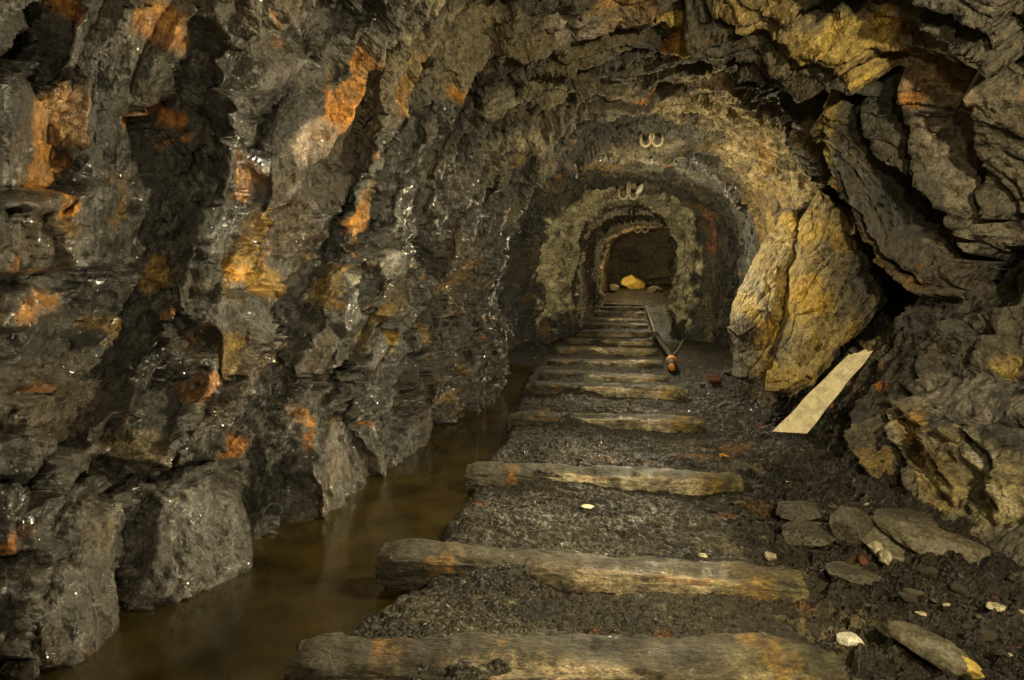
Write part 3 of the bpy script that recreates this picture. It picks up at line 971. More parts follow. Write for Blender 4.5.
# ------------------------------------------------------------------ sleepers
def sleeper_mesh(i, A, Bp, w=0.135, hgt=0.092, top=0.034):
    near_ = i < 5
    nl, nr = (220, 44) if near_ else ((90, 24) if i < 9 else (40, 16))
    L_ = float(np.hypot(Bp[0] - A[0], Bp[1] - A[1]))
    t = np.linspace(0, 1, nl)
    ph = np.linspace(0, 2 * np.pi, nr, endpoint=False)
    tt, pp = np.meshgrid(t, ph, indexing='ij')
    # rounded-rectangle section
    c, s = np.cos(pp), np.sin(pp)
    k = 0.38
    yy = np.sign(c) * np.abs(c) ** k * w / 2
    zz = np.sign(s) * np.abs(s) ** k * hgt / 2
    xx = (tt - 0.5) * L_
    sx, sp = (xx + 3.7 * i).ravel().astype(F4), (pp * w / 2).ravel().astype(F4)
    zt = zz.ravel()
    yt = yy.ravel()
    g = 0.006 * fbm(sx * 3, sp * 40, 401 + i, 3) + 0.006 * fbm(sx * 14, sp * 30, 405 + i, 3) + 0.010 * fbm(sx * 4, sp * 7, 409 + i, 2)
    rr = 1 + 1.5 * g / 0.05
    yt = yt * rr + 0.010 * np.sin(sx * 2.3 + i)
    zt = zt * rr + 0.010 * np.sin(sx * 1.7 + 2 * i)
    # worn front arris and a slump in the middle
    zt = zt - 0.016 * sstep(0.0, -w / 2, yt) * (zt > 0)
    wd = 1 - 0.30 * np.exp(-((tt.ravel() - 0.0) / 0.03) ** 2) - 0.30 * np.exp(-((tt.ravel() - 1) / 0.03) ** 2)
    yt *= wd
    zt = zt - (1 - wd) * 0.03
    xx = xx.ravel() + 0.012 * fbm(sp * 60, sx * 0 + i, 413, 2) * (np.abs(tt.ravel() - 0.5) > 0.49)
    V = np.stack([xx, yt, zt - hgt / 2 + top], -1)
    F_ = []
    for a in range(nl - 1):
        for b in range(nr):
            b2 = (b + 1) % nr
            F_.append((a * nr + b, a * nr + b2, (a + 1) * nr + b2, (a + 1) * nr + b))
    # ends
    V = np.vstack([V, [[-L_ / 2 - 0.004, 0, top - hgt / 2], [L_ / 2 + 0.004, 0, top - hgt / 2]]])
    c0, c1 = len(V) - 2, len(V) - 1
    for b in range(nr):
        b2 = (b + 1) % nr
        F_.append((c0, b2, b, b))
        F_.append((c1, (nl - 1) * nr + b, (nl - 1) * nr + b2, (nl - 1) * nr + b2))
    quads = [f for f in F_ if len(set(f)) == 4]
    tris = [tuple(dict.fromkeys(f)) for f in F_ if len(set(f)) == 3]
    # colours
    xx_, yy_, zz_ = V[:, 0].astype(F4), V[:, 1].astype(F4), V[:, 2].astype(F4)
    tn = xx_ / L_ + 0.5
    cc = np.tile(np.array([0.066, 0.055, 0.031], F4), (len(V), 1))
    cc *= (0.75 + 0.9 * fbm(xx_ * 4 + i, yy_ * 40, 421, 3))[:, None]
    cc = mix(cc, np.array([0.50, 0.42, 0.27] if 2 <= i <= 6 else [0.36, 0.28, 0.16], F4), sstep(-0.025, -0.05, yy_) * sstep(0.26, 0.40, tn) * sstep(0.92, 0.8, tn) * (0.7 + 0.9 * fbm(xx_ * 6 + i, zz_ * 20, 425, 3)))  # worn front edge paler, with the highlight it catches painted in
    n = fbm(xx_ * 9 + i * 3, yy_ * 12 + zz_ * 9, 431, 4)
    for tc_, wdt, col in ((0.17, 0.03, (0.36, 0.17, 0.03)), (0.88, 0.05, (0.42, 0.24, 0.035))):
        cc = mix(cc, np.array(col, F4), sstep(1.0, 0.3, np.abs(tn - tc_) / wdt + n * 2.4) * (0.6 + 0.8 * n) * (0.85 if i < 6 else 0.5))
    cc = mix(cc, np.array([0.26, 0.22, 0.08], F4), sstep(0.74, 0.84, tn) * sstep(0.0, 0.4, n + 0.1) * 0.5)
    cc = mix(cc, np.array([0.26, 0.13, 0.045], F4), sstep(0.36, 0.6, n) * 0.6)
    cc = cc * (1 + 0.8 * fbm(xx_ * 25 + i, yy_ * 60 + zz_ * 30, 437, 3))[:, None]
    cc = mix(cc, np.array([0.06, 0.048, 0.028], F4), sstep(0.0, 0.3, fbm(xx_ * 5 + i * 2, yy_ * 9, 441, 4)) * 0.8)
    cc = np.clip(cc, 0.01, 0.7)
    bm = bmesh.new()
    vs = [bm.verts.new(v) for v in V]
    for f in quads + tris:
        try:
            bm.faces.new([vs[q] for q in f])
        except ValueError:
            pass
    bmesh.ops.recalc_face_normals(bm, faces=bm.faces)
    me = bpy.data.meshes.new('sleeper')
    bm.to_mesh(me)
    bm.free()
    a = me.attributes.new('tone', 'FLOAT_COLOR', 'POINT')
    c4 = np.ones((len(V), 4), F4)
    c4[:, :3] = cc
    a.data.foreach_set('color', c4.ravel())
    a = me.attributes.new('wet', 'FLOAT', 'POINT')
    a.data.foreach_set('value', np.full(len(V), 0.25, F4))
    me.polygons.foreach_set('use_smooth', np.full(len(me.polygons), True))
    me.materials.append(M_WOOD)
    return me


ORD = ['nearest', 'second', 'third', 'fourth', 'fifth', 'sixth', 'seventh', 'eighth', 'ninth', 'tenth', 'eleventh', 'twelfth',
       'thirteenth', 'fourteenth', 'fifteenth', 'sixteenth', 'seventeenth']
SLAB = {0: 'nearest dark timber sleeper, cut by the bottom of the view',
        1: 'second timber sleeper, end in the ditch water and orange rust patches',
        2: 'third timber sleeper, thin and pale with an orange-stained left end',
        3: 'fourth timber sleeper, pale-edged, with mud heaped over its left part',
        4: 'fifth timber sleeper, with a pale worn front edge and painted-on highlight'}
for i, (A_, B_) in enumerate(SL):
    me = sleeper_mesh(i, A_, B_, w=0.135 if i else 0.16, top=0.034)
    o = link('sleeper', me)
    o.location = ((A_[0] + B_[0]) / 2, (A_[1] + B_[1]) / 2, float(np.clip(0.0 if i < 12 else 0.01, 0, 1)))
    o.rotation_euler = (0, 0, math.atan2(B_[1] - A_[1], B_[0] - A_[0]))
    tag(o, SLAB.get(i, '%s worn timber sleeper counted along the track from its near end' % ORD[i]), 'sleeper', 'timber sleepers of the track')


# ------------------------------------------------------------------ stones
def ico(sub):
    bm = bmesh.new()
    bmesh.ops.create_icosphere(bm, subdivisions=sub, radius=1)
    V = np.array([v.co[:] for v in bm.verts])
    F_ = np.array([[v.index for v in f.verts] for f in bm.faces])
    bm.free()
    return V, F_


ICO = {s: ico(s) for s in (3, 4, 5)}


def stone_mesh(name, seed, dims, mat, sub=4, nplanes=16, rough=0.06, flatness=0.0):
    rng = np.random.RandomState(seed)
    V, F_ = ICO[sub]
    n = rng.normal(size=(nplanes, 3))
    n /= np.linalg.norm(n, axis=1, keepdims=True)
    d = 0.62 + 0.36 * rng.rand(nplanes)
    dot = V @ n.T
    r = np.where(dot > 0.05, d / np.maximum(dot, 0.05), 9).min(1)
    r = np.minimum(r, 1.15)
    x, y, z = (V[:, 0] * 1.0).astype(F4), (V[:, 1]).astype(F4), V[:, 2].astype(F4)
    r = r + rough * fbm(x * 2.5 + z * 1.7 + seed, y * 2.5 - z * 1.3, seed, 4) + rough * 0.6 * ridged(x * 3 + z + seed, y * 4 + z * 2, seed + 9, 3)
    P_ = V * r[:, None] * np.array(dims) / 2
    return mesh_from(name, P_, F_, mat, smooth=True)


def put(o, loc, rot=(0, 0, 0)):
    o.location = [float(v) for v in loc]
    o.rotation_euler = rot
    return o


def bottom(me, rot):
    R = np.array(Matrix.Identity(3))
    from mathutils import Euler
    R = np.array(Euler(rot).to_matrix())
    co = np.empty(len(me.vertices) * 3, F4)
    me.vertices.foreach_get('co', co)
    return (co.reshape(-1, 3) @ R.T)[:, 2].min()


def lay(name, me, px, py, rot, label, cat, group=None, sink=0.25, zguess=0.03):
    p = at_z(px, py, zguess)
    z = float(floor_z(np.array([p[0]]), np.array([p[1]]), False)[0])
    p = at_z(px, py, z + 0.02)
    z = float(floor_z(np.array([p[0]]), np.array([p[1]]), False)[0])
    b = bottom(me, rot)
    o = link(name, me)
    put(o, (p[0], p[1], z - b * (1 - sink) - 0.004), rot)
    return tag(o, label, cat, group)


R_ = math.radians
lay('slate_slab', stone_mesh('slate_slab', 11, (0.26, 0.17, 0.045), M_SLAB, 5, 14), 888, 541, (R_(22), R_(14), R_(-38)), 'long greenish grey slate slab tilted on the right rubble, before the wall', 'slab')
lay('slate_slab', stone_mesh('slate_slab', 12, (0.34, 0.14, 0.05), M_SLAB, 5, 14), 930, 546, (R_(26), R_(10), R_(-30)), 'long pointed slate slab lying against the foot of the right wall', 'slab')
lay('slate_slab', stone_mesh('slate_slab', 13, (0.15, 0.08, 0.17), M_STONE, 5, 12), 850, 540, (R_(-12), R_(8), R_(20)), 'dark upright slate block beside a deep gap in the rubble', 'slab', zguess=0.05, sink=0.1)
lay('slate_slab', stone_mesh('slate_slab', 14, (0.22, 0.16, 0.05), M_STONE, 5, 12), 905, 520, (R_(8), R_(-6), R_(15)), 'dark flat slate slab behind the long slabs by the right wall', 'slab')
lay('slate_slab', stone_mesh('slate_slab', 15, (0.21, 0.15, 0.06), M_STONE, 5, 12), 806, 540, (R_(12), R_(-10), R_(25)), 'flat muddy slate slab left of the upright dark block', 'slab')
lay('slate_slab', stone_mesh('slate_slab', 16, (0.17, 0.12, 0.05), M_STONE, 5, 12), 855, 578, (R_(8), R_(4), R_(10)), 'small dark slate slab in the mud in front of the quartz pebbles', 'slab')
lay('slate_slab', stone_mesh('slate_slab', 17, (0.20, 0.13, 0.06), M_STONE, 5, 12), 800, 510, (R_(6), R_(-8), R_(5)), 'low mud-coated slate slab between the leaning board and the rubble', 'slab')
lay('quartz_stone', stone_mesh('quartz_stone', 21, (0.055, 0.05, 0.05), M_QUARTZ, 4, 14), 876, 551, (0.3, 0.2, 0.5), 'pale yellow quartz pebble under the tilted greenish slab', 'stone', sink=-0.3)
lay('quartz_stone', stone_mesh('quartz_stone', 22, (0.035, 0.06, 0.045), M_QUARTZ, 4, 14), 886, 558, (0.1, 0.4, 0.2), 'narrow pale quartz pebble right of the larger quartz pebble', 'stone', sink=-0.3)
lay('quartz_stone', stone_mesh('quartz_stone', 23, (0.065, 0.05, 0.04), M_WHITE, 4, 12), 851, 641, (0.1, 0.4, 0.2), 'whitish stone on the near rubble right of the first sleeper', 'stone', sink=0.1)
lay('stone_block', stone_mesh('stone_block', 24, (0.20, 0.09, 0.075), M_SLAB, 5, 12), 938, 655, (0.1, R_(8), R_(-32)), 'long brown stone block with a yellow end in the near rubble at bottom right', 'stone', sink=0.15)
blk = COL.objects[-1]
blk.data.materials.append(M_OCHRE)
for f in blk.data.polygons:
    if f.center.x > 0.058 + 0.012 * math.sin(f.center.y * 90) and f.center.z > -0.02:
        f.material_index = 1
lay('quartz_stone', stone_mesh('quartz_stone', 26, (0.05, 0.035, 0.03), M_QUARTZ, 4, 10), 771, 554, (0.2, 0.3, 0.9), 'grey-white stone chip beside the right end of the second sleeper', 'stone', sink=0)
lay('quartz_stone', stone_mesh('quartz_stone', 27, (0.03, 0.022, 0.018), M_QUARTZ, 3, 10), 703, 551, (0, 0, 0.1), 'small pale pebble on the far edge of the second sleeper', 'stone', sink=0)
lay('slate_chip', stone_mesh('slate_chip', 28, (0.06, 0.03, 0.014), M_QUARTZ, 4, 9), 997, 601, (0.3, 0.2, 0.3), 'pale slate chip in the rubble near the right edge', 'stone', sink=0)
lay('slate_chip', stone_mesh('slate_chip', 29, (0.05, 0.016, 0.012), M_QUARTZ, 4, 9), 925, 607, (0.1, 0.1, -0.3), 'thin white slate chip in the middle of the right rubble', 'stone', sink=0)
lay('wood_chip', stone_mesh('wood_chip', 30, (0.055, 0.028, 0.012), M_PLANK, 4, 8), 588, 502, (0.1, 0.1, -0.1), 'pale splinter of wood on the ballast before the third sleeper', 'wood chip', sink=0)
lay('rusty_stone', stone_mesh('rusty_stone', 31, (0.11, 0.09, 0.10), M_RUSTST, 4, 18), 715, 385, (0.1, 0.2, 0.3), 'round reddish rusty stone right of the fifth sleeper', 'stone', sink=0.1)
lay('rusty_stone', stone_mesh('rusty_stone', 32, (0.05, 0.04, 0.04), M_RUSTST, 4, 14), 702, 386, (0.1, 0.2, 0.3), 'small rusty pebble left of the round reddish stone', 'stone', sink=0.1)
lay('orange_stone', stone_mesh('orange_stone', 33, (0.045, 0.035, 0.03), M_AMBER, 4, 14), 724, 453, (0.1, 0.2, 0.3), 'small orange stone on the ballast between third and fourth sleepers', 'stone', sink=0.1)
lay('quartz_stone', stone_mesh('quartz_stone', 34, (0.10, 0.08, 0.10), M_QUARTZ, 4, 16), 770, 369, (0.1, 0.2, 0.3), 'pale round stone at the foot of the yellow boulder', 'stone', sink=0.2)
lay('slate_slab', stone_mesh('slate_slab', 35, (0.30, 0.16, 0.07), M_STONE, 5, 12), 740, 372, (0.05, 0.05, 0.1), 'dark flat stone left of the pale round stone', 'slab', sink=0.4)
# amber heap at the far end
p = at_y(632, 284, 23.6)
me = stone_mesh('ochre_boulder', 41, (0.95, 0.6, 0.55), M_OCHRE, 5, 18, 0.08)
put(tag(link('ochre_boulder', me), 'bright ochre boulder at the far end of the tunnel', 'boulder'), (p[0], p[1], p[2]), (0.1, 0.1, 0.4))
for k, (px, py, s) in enumerate(((606, 293, 0.20), (614, 289, 0.36), (597, 294.5, 0.16), (655, 291, 0.36))):
    p = at_y(px, py, 22.6)
    put(tag(link('rubble_boulder', stone_mesh('rubble_boulder', 45 + k, (s * 1.3, s, s * 0.8), M_SLAB, 4, 14)),
            ['dull boulder left of the far ochre boulder', 'dull boulder touching the left side of the ochre boulder', 'leftmost dull boulder at the far end of the track',
             'dull boulder right of the far ochre boulder'][k], 'boulder'), p, (0.2 * k, 0.1, k))

# scattered loose stones: the right bank and along the ballast
rng = np.random.RandomState(5)
var = [stone_mesh('loose_stone', 100 + k, (1, 0.75, 0.5 if k % 2 else 0.35), [M_STONE, M_STONE, M_SLAB, M_STONE, M_RUSTST, M_STONE, M_SLAB, M_QUARTZ][k % 8], 3, 11, 0.05) for k in range(16)]
taken = [(o_2.location.x, o_2.location.y, max(o_2.dimensions) * 0.5) for o_2 in COL.objects if o_2.get('category') in ('stone', 'slab', 'wood chip')]
cnt = 0
while cnt < 170:
    px, py = rng.uniform(700, 1030), rng.uniform(478, 690)
    if py < 500 + (900 - px) * -0.0 and px > 905:
        continue
    p = at_z(px, py, 0.03)
    if p[0] > np.interp(p[1], TY, TR) - 0.02 or p[0] < 0.42:
        continue
    # keep off the sleepers
    if any(abs((p[1] - a[1]) - (b[1] - a[1]) * (p[0] - a[0]) / (b[0] - a[0])) < 0.12 and p[0] < b[0] + 0.04 for a, b in SL[:3]):
        continue
    s = 0.018 + 0.045 * rng.rand() ** 2.2
    if any(math.hypot(p[0] - a, p[1] - b_) < c_ + s * 0.7 for a, b_, c_ in taken):
        continue
    taken.append((p[0], p[1], s * 0.6))
    me = var[rng.choice(16, p=np.array([1, 1, 1, 1, .35, 1, 1, .35] * 2) / 13.4)]
    z = float(floor_z(np.array([p[0]]), np.array([p[1]]), True)[0])
    o = link('loose_stone', me)
    o.scale = (s, s, s)
    put(o, (p[0], p[1], z + s * 0.08), (rng.uniform(-.4, .4), rng.uniform(-.4, .4), rng.uniform(0, 6.28)))
    tag(o, 'small loose stone scattered in the dark rubble along the right bank', 'stone', 'loose stones of the right bank')
    cnt += 1

# ------------------------------------------------------------------ yellow boulder against the right wall
def boulder(out, Yb, lean_, knob, flank_shade, seed):
    pts = []
    for px, py in out:
        q = at_y(px, py, Yb + lean_ * (400 - py) / 210)
        pts.append((q[0], q[2]))
    pts = np.array(pts)
    n = 240
    gx = np.linspace(pts[:, 0].min() - 0.03, pts[:, 0].max() + 0.03, n)
    gz = np.linspace(pts[:, 1].min() - 0.06, pts[:, 1].max() + 0.03, int(n * 1.4))
    X, Z = np.meshgrid(gx, gz, indexing='ij')
    x, z = X.ravel().astype(F4), Z.ravel().astype(F4)
    wxx = x + 0.02 * fbm(x * 7, z * 7, 501 + seed, 3)
    wzz = z + 0.02 * fbm(x * 7 + 5, z * 7, 505 + seed, 3)
    ins = inside(wxx, wzz, pts.tolist())
    d, _, _ = poly_dist(wxx, wzz, pts.tolist(), True)
    sd = np.where(ins, d, -d)
    dome = np.where(sd > 0, 0.30 * (1 - np.exp(-sd / 0.06)), sd * 9)
    # slabby sheets running with the length of the boulder
    u = (x * 0.86 - z * 0.50 + 0.03 * fbm(x * 4, z * 4, 511 + seed, 3))
    h_, rr1 = facets(u / 0.11, (x * 0.5 + z * 0.86) / 0.34, 515 + seed, 0.9, 0.3, 0.07)
    h_2, rr2 = facets(u / 0.05, (x * 0.5 + z * 0.86) / 0.13, 521 + seed, 1.0, 0.25, 0.08)
    y = Yb + lean_ * (z + 0.05) / 1.25 + 0.18 - dome - 0.085 * h_ - 0.030 * h_2 - 0.022 * fbm(x * 14, z * 14, 525 + seed, 4) - 0.02 * ridged(u * 9, z * 3, 529 + seed, 3)
    # a knob of ochre, and shade painted down one side
    kb = at_y(*knob, Yb + 0.1)
    y -= 0.05 * np.sqrt(np.clip(1 - ((x - kb[0]) / 0.05) ** 2 - ((z - kb[2]) / 0.13) ** 2, 0, 1))
    y = np.minimum(y, Yb + 0.75)
    c = np.tile(np.array([0.30, 0.225, 0.09], F4), (len(x), 1)) * (0.65 + 0.5 * rr1 + 0.35 * rr2 + 0.4 * fbm(x * 9, z * 6, 527 + seed, 4))[:, None]
    c = mix(c, np.array([0.52, 0.34, 0.06], F4), sstep(0.0, 0.3, fbm(x * 5, z * 4, 531 + seed, 4)) * 0.8)
    c = mix(c, np.array([0.66, 0.40, 0.05], F4), sstep(1.1, 0.6, np.hypot((x - kb[0] - 0.02) / 0.09, (z - kb[2] - 0.03) / 0.13)) * 0.8)
    c = mix(c, np.array([0.20, 0.17, 0.11], F4), sstep(0.15, 0.4, fbm(x * 6 + 2, z * 3, 535 + seed, 4)) * 0.8)
    fl = [at_y(px, py, Yb + 0.12) for px, py in flank_shade]
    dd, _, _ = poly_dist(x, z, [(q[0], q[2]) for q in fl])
    c = mix(c, np.array([0.09, 0.08, 0.065], F4), sstep(0.16, 0.02, dd + 0.06 * fbm(x * 8, z * 8, 541, 3)) * 0.9)  # shade of the boulder's side, put into its colour
    nz = len(gz)
    fa = grid_faces(n, nz)
    keep = (sd[fa] > -0.012).all(1)
    return mesh_from('boulder', np.stack([x, y, z], -1), fa[keep], M_ROCK, np.clip(c, .01, .8), np.full(len(x), -0.1, F4))


def close_back(me, depth, dx):
    bm = bmesh.new()
    bm.from_mesh(me)
    bmesh.ops.delete(bm, geom=[v for v in bm.verts if not v.link_faces], context='VERTS')
    edges = [e for e in bm.edges if e.is_boundary]
    r = bmesh.ops.extrude_edge_only(bm, edges=edges)
    nv = [g for g in r['geom'] if isinstance(g, bmesh.types.BMVert)]
    for v in nv:
        v.co.y += depth
        v.co.x += dx
    ne_ = [g for g in r['geom'] if isinstance(g, bmesh.types.BMEdge) and g.is_boundary]
    bmesh.ops.holes_fill(bm, edges=ne_, sides=0)
    bmesh.ops.recalc_face_normals(bm, faces=bm.faces)
    bm.to_mesh(me)
    bm.free()
    return me


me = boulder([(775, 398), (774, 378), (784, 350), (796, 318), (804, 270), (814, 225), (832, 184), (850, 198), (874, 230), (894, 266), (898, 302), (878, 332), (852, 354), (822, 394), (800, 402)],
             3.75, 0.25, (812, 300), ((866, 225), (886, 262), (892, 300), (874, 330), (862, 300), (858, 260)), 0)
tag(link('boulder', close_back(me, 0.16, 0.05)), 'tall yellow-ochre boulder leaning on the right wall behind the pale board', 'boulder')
me = boulder([(744, 384), (745, 352), (738, 322), (752, 286), (776, 240), (800, 204), (812, 222), (802, 270), (795, 318), (783, 352), (776, 384), (760, 392)],
             4.0, 0.35, (762, 340), ((742, 330), (745, 360), (748, 384)), 40)
tag(link('boulder', close_back(me, 0.16, 0.04)), 'narrow tan slab-like boulder standing left of the tall yellow boulder', 'boulder')

# ------------------------------------------------------------------ leaning board
def board():
    a0, a1 = at_y(772, 432, 3.55), at_y(806, 434, 3.55)
    b0, b1 = at_y(848, 354, 3.72), at_y(873, 351, 3.72)
    nl, nw = 60, 14
    th = 0.032
    lo, hi = (a0 + a1) / 2, (b0 + b1) / 2
    ax = (hi - lo) / np.linalg.norm(hi - lo)
    sd = (a1 - a0)
    sd = sd - ax * (sd @ ax)
    sd /= np.linalg.norm(sd)
    nn = np.cross(sd, ax)
    if nn[1] > 0:
        nn = -nn
    Ln = np.linalg.norm(hi - lo)
    bm = bmesh.new()
    rows = []
    rg = np.random.RandomState(3)
    prof_ = [(-1, 0.9), (-0.97, 1)] + [(k, 1) for k in np.linspace(-0.8, 0.8, nw)] + [(0.97, 1), (1, 0.9), (1, -0.9), (0.97, -1)] + [(k, -1) for k in np.linspace(0.8, -0.8, nw)] + [(-0.97, -1), (-1, -0.9)]
    for i in range(nl):
        t = i / (nl - 1)
        row = []
        for q, e_ in prof_:
            u = (q + 1) / 2
            p = (a0 * (1 - u) + a1 * u) * (1 - t) + (b0 * (1 - u) + b1 * u) * t
            p = p + ax * (0.006 * math.sin(q * 9) + 0.010 * math.sin(q * 4 + 1)) * (1 if i == nl - 1 else 0)
            p = p + sd * (0.0015 * math.sin(t * 9) + 0.002 * q * math.sin(t * 17)) + nn * (e_ * th / 2 + 0.002 * math.sin(q * 14 + t * 3))
            row.append(bm.verts.new(p))
        rows.append(row)
    m = len(prof_)
    for i in range(nl - 1):
        for k in range(m):
            bm.faces.new((rows[i][k], rows[i][(k + 1) % m], rows[i + 1][(k + 1) % m], rows[i + 1][k]))
    bm.faces.new(rows[0])
    bm.faces.new(rows[-1])
    bmesh.ops.recalc_face_normals(bm, faces=bm.faces)
    me = bpy.data.meshes.new('board')
    bm.to_mesh(me)
    bm.free()
    me.materials.append(M_PLANK)
    return me


tag(link('board', board()), 'short pale weathered board leaning on the right wall before the yellow boulder', 'board')


# ------------------------------------------------------------------ iron bits
def tube(pts, rad, n=10, caps=True):
    pts = [np.array(p, float) for p in pts]
    V, F_ = [], []
    prev = None
    for i, p in enumerate(pts):
        t = pts[min(i + 1, len(pts) - 1)] - pts[max(i - 1, 0)]
        t /= np.linalg.norm(t) + 1e-9
        if prev is None:
            a = np.cross(t, [0.3, 0.9, 0.2])
        else:
            a = prev - t * (prev @ t)
        a /= np.linalg.norm(a)
        prev = a
        b = np.cross(t, a)
        r = rad[i] if isinstance(rad, (list, tuple)) else rad
        for k in range(n):
            an = 2 * math.pi * k / n
            V.append(p + r * (a * math.cos(an) + b * math.sin(an)))
    for i in range(len(pts) - 1):
        for k in range(n):
            F_.append((i * n + k, i * n + (k + 1) % n, (i + 1) * n + (k + 1) % n, (i + 1) * n + k))
    bm = bmesh.new()
    vs = [bm.verts.new(v) for v in V]
    for f in F_:
        bm.faces.new([vs[q] for q in f])
    if caps:
        bm.faces.new(vs[:n])
        bm.faces.new(vs[-n:])
    bmesh.ops.recalc_face_normals(bm, faces=bm.faces)
    for f in bm.faces:
        f.smooth = True
    me = bpy.data.meshes.new('tube')
    bm.to_mesh(me)
    bm.free()
    return me


def empty(name, loc):
    o = bpy.data.objects.new(name, None)
    o.location = [float(v) for v in loc]
    o.empty_display_size = 0.05
    COL.objects.link(o)
    return o


def hook_curve(s, mirror, stem):
    """half of a double hook: up into the roof in the middle, then a half turn down and out, ending in a short tip"""
    pts = [(0.0, 0, 0.0), (0, 0, -stem * s)]
    for k in range(0, 11):
        a = math.pi * k / 10
        pts.append((mirror * (0.24 * s - 0.24 * s * math.cos(a)), 0, -stem * s - 0.27 * s * math.sin(a)))
    pts.append((mirror * 0.49 * s, 0, -stem * s + 0.30 * s))
    return pts


PXY = project(P)


def roof_at(px, py):
    d = np.hypot(PXY[0] - px, PXY[1] - py)
    d = np.where(np.isnan(d), 1e9, d)
    i = np.where(d < max(1.5, d.min() + 0.5))[0]
    return P[i[np.argmin(PXY[2][i])]]


def ceiling_hook(px, py, wpx, stem, label, white=False):
    p = roof_at(px, py)
    s = wpx * p[1] / FPX
    r = empty('ceiling_hook', p + np.array([0, -0.02, 0.03]))
    tag(r, label, 'hook')
    for mi in (-1, 1):
        me = tube([(q[0] + mi * 0.05 * s, q[1], q[2]) for q in hook_curve(s, mi, stem)], 0.085 * s, 10)
        me.materials.append(M_HOOK)
        link('hook', me, r)
    if white:
        me = stone_mesh('insulator', 61, (0.34 * s, 0.3 * s, 0.7 * s), M_WHITE, 3, 20, 0.02)
        o = link('insulator', me, r)
        o.location = (0.62 * s, -0.05, (0.2 - stem) * s)
        o.rotation_euler = (0, 0.5, 0)
        o['label'] = 'white insulator knob'
    return r


ceiling_hook(652, 137, 19, 0.45, 'pale double hook hanging from the roof lip, nearest of the hooks')
ceiling_hook(628, 184, 17, 0.7, 'double roof hook with a white insulator above the pale arch', True)
ceiling_hook(641, 226, 12, 0.4, 'smallest double hook, hanging far inside beyond the pale arch')
p = roof_at(575, 174)
me = tube([p + np.array([0, 0.05, 0.05]), p + np.array([0.01, -0.02, -0.06])], 0.012, 10)
me.materials.append(M_HOOK)
tag(link('steel_peg', me), 'short pale peg sticking out of the roof left of the hooks', 'peg')

# pipe along the far right of the track
pp = [at_z(px, py, z) for px, py, z in ((646, 306, 0.06), (650, 318, 0.06), (655, 334, 0.06), (662, 345, 0.05), (668, 352, 0.04), (671, 358, 0.03))]
r = empty('rusty_pipe', pp[-1])
tag(r, 'thin dark rusty pipe running beside the right ends of the far sleepers', 'pipe')
rel = [q - pp[-1] for q in pp]
me = tube(rel, 0.024, 12)
me.materials.append(M_RUST)
link('pipe_run', me, r)
c0 = at_z(655, 335, 0.06) - pp[-1]
dirn = rel[3] - rel[2]
dirn = dirn / np.linalg.norm(dirn)
me = tube([c0 - dirn * 0.16, c0 - dirn * 0.15, c0 + dirn * 0.15, c0 + dirn * 0.16], [0.035, 0.055, 0.055, 0.035], 14)
me.materials.append(M_RUST)
link('coupling', me, r)
q0, q1 = at_z(671, 358, 0.03), at_z(672, 371, 0.0)
me = tube([q0 - pp[-1] + np.array([0, 0, -0.02]), (q0 + q1) / 2 - pp[-1] + np.array([0, 0, 0.035]), q1 - pp[-1] + np.array([0, 0, 0.03])], [0.035, 0.045, 0.045], 12)
me.materials.append(M_RUST)
link('pipe_end', me, r)
kn = stone_mesh('end_cap', 62, (0.075, 0.075, 0.075), M_AMBER, 3, 24, 0.01)
o = link('end_cap', kn, r)
o.location = q1 - pp[-1] + np.array([0, -0.03, 0.03])
o['label'] = 'bright orange end cap'
ring = tube([(q0 + q1) / 2 - pp[-1] + np.array([0, 0.05, 0.03]), (q0 + q1) / 2 - pp[-1] + np.array([0, -0.07, 0.03])], 0.052, 12)
ring.materials.append(M_AMBER)
o = link('collar', ring, r)
o['label'] = 'orange rusted collar'
st = at_z(683, 352, 0.04) - pp[-1]
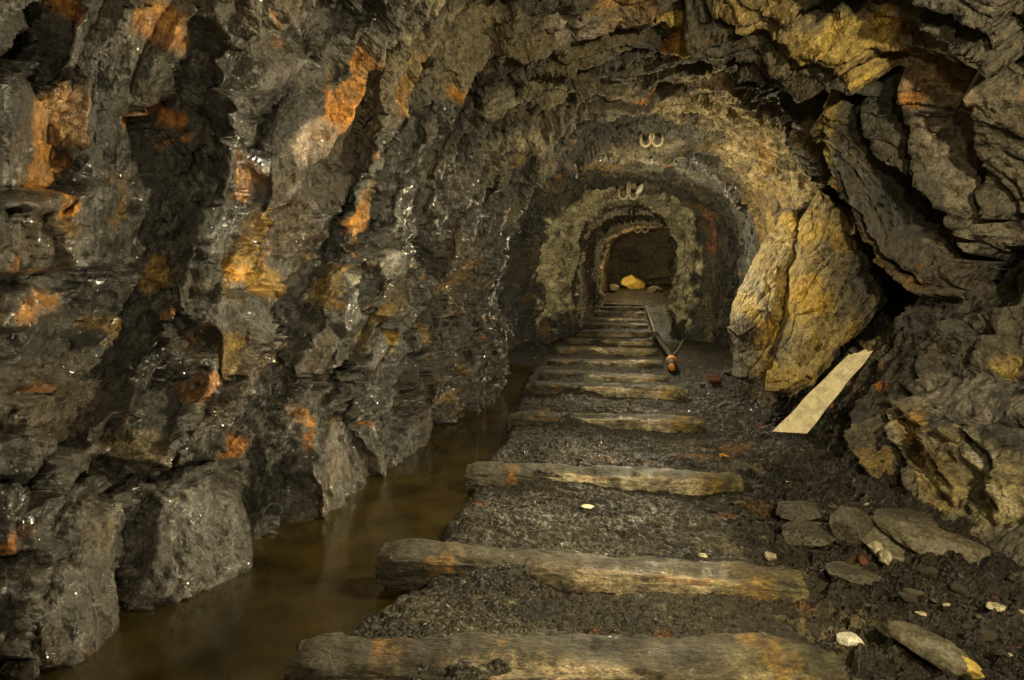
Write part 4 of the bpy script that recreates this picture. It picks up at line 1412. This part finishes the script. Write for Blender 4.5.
me = tube([rel[-1], (rel[-1] + st) / 2 + np.array([0, 0, 0.03]), st + np.array([0, 0, 0.12])], 0.018, 8)
me.materials.append(M_RUST)
link('branch', me, r)

# ------------------------------------------------------------------ lights
def point(name, loc, watts, col, rad):
    d = bpy.data.lights.new(name, 'POINT')
    d.energy = watts
    d.color = col
    d.shadow_soft_size = rad
    o = bpy.data.objects.new(name, d)
    o.location = loc
    COL.objects.link(o)
    return o


WARM = (1.0, 0.86, 0.54)
def torch(name, loc, aim, watts, cone, rad=0.03):
    d = bpy.data.lights.new(name, 'SPOT')
    d.energy = watts
    d.color = WARM
    d.shadow_soft_size = rad
    d.spot_size = math.radians(cone)
    d.spot_blend = 0.9
    o = bpy.data.objects.new(name, d)
    o.location = loc
    o.rotation_euler = (Vector(aim) - Vector(loc)).to_track_quat('-Z', 'Y').to_euler()
    COL.objects.link(o)


torch('left_torch', (0.55, 2.3, 1.3), (-1.2, 1.9, 0.8), 135, 150)
torch('low_sheen_spot', (0.50, 4.4, 0.75), (-1.2, 2.0, 0.35), 90, 70)  # added spot, no visible source, for sheen on the lower left wall
torch('right_torch', (0.95, 0.1, 1.45), (0.9, 4.0, 1.0), 200, 120)
point('camera_lamp', (0.2, -0.3, 1.5), 55, WARM, 0.03)
point('throat_lamp', (0.20, 4.5, 1.1), 26, WARM, 0.05)
point('arch_lamp', (0.0, 7.2, 1.2), 60, WARM, 0.06)
point('inner_fill', (0.25, 12.8, 0.9), 34, WARM, 0.08)  # added fill, no visible source, brightens the stretch past the arch
point('far_lamp', (0.3, 19.0, 1.1), 24, WARM, 0.08)
point('end_lamp', (0.1, 22.2, 1.3), 60, (1.0, 0.74, 0.34), 0.08)

w = bpy.data.worlds.new('dark')
scene.world = w
w.use_nodes = True
w.node_tree.nodes['Background'].inputs[0].default_value = (0.02, 0.018, 0.012, 1)
w.node_tree.nodes['Background'].inputs[1].default_value = 0.15

vs = scene.view_settings
vs.view_transform = 'Standard'
vs.look = 'None'
vs.gamma = 1.0
vs.exposure = 0.42
vs.use_curve_mapping = False
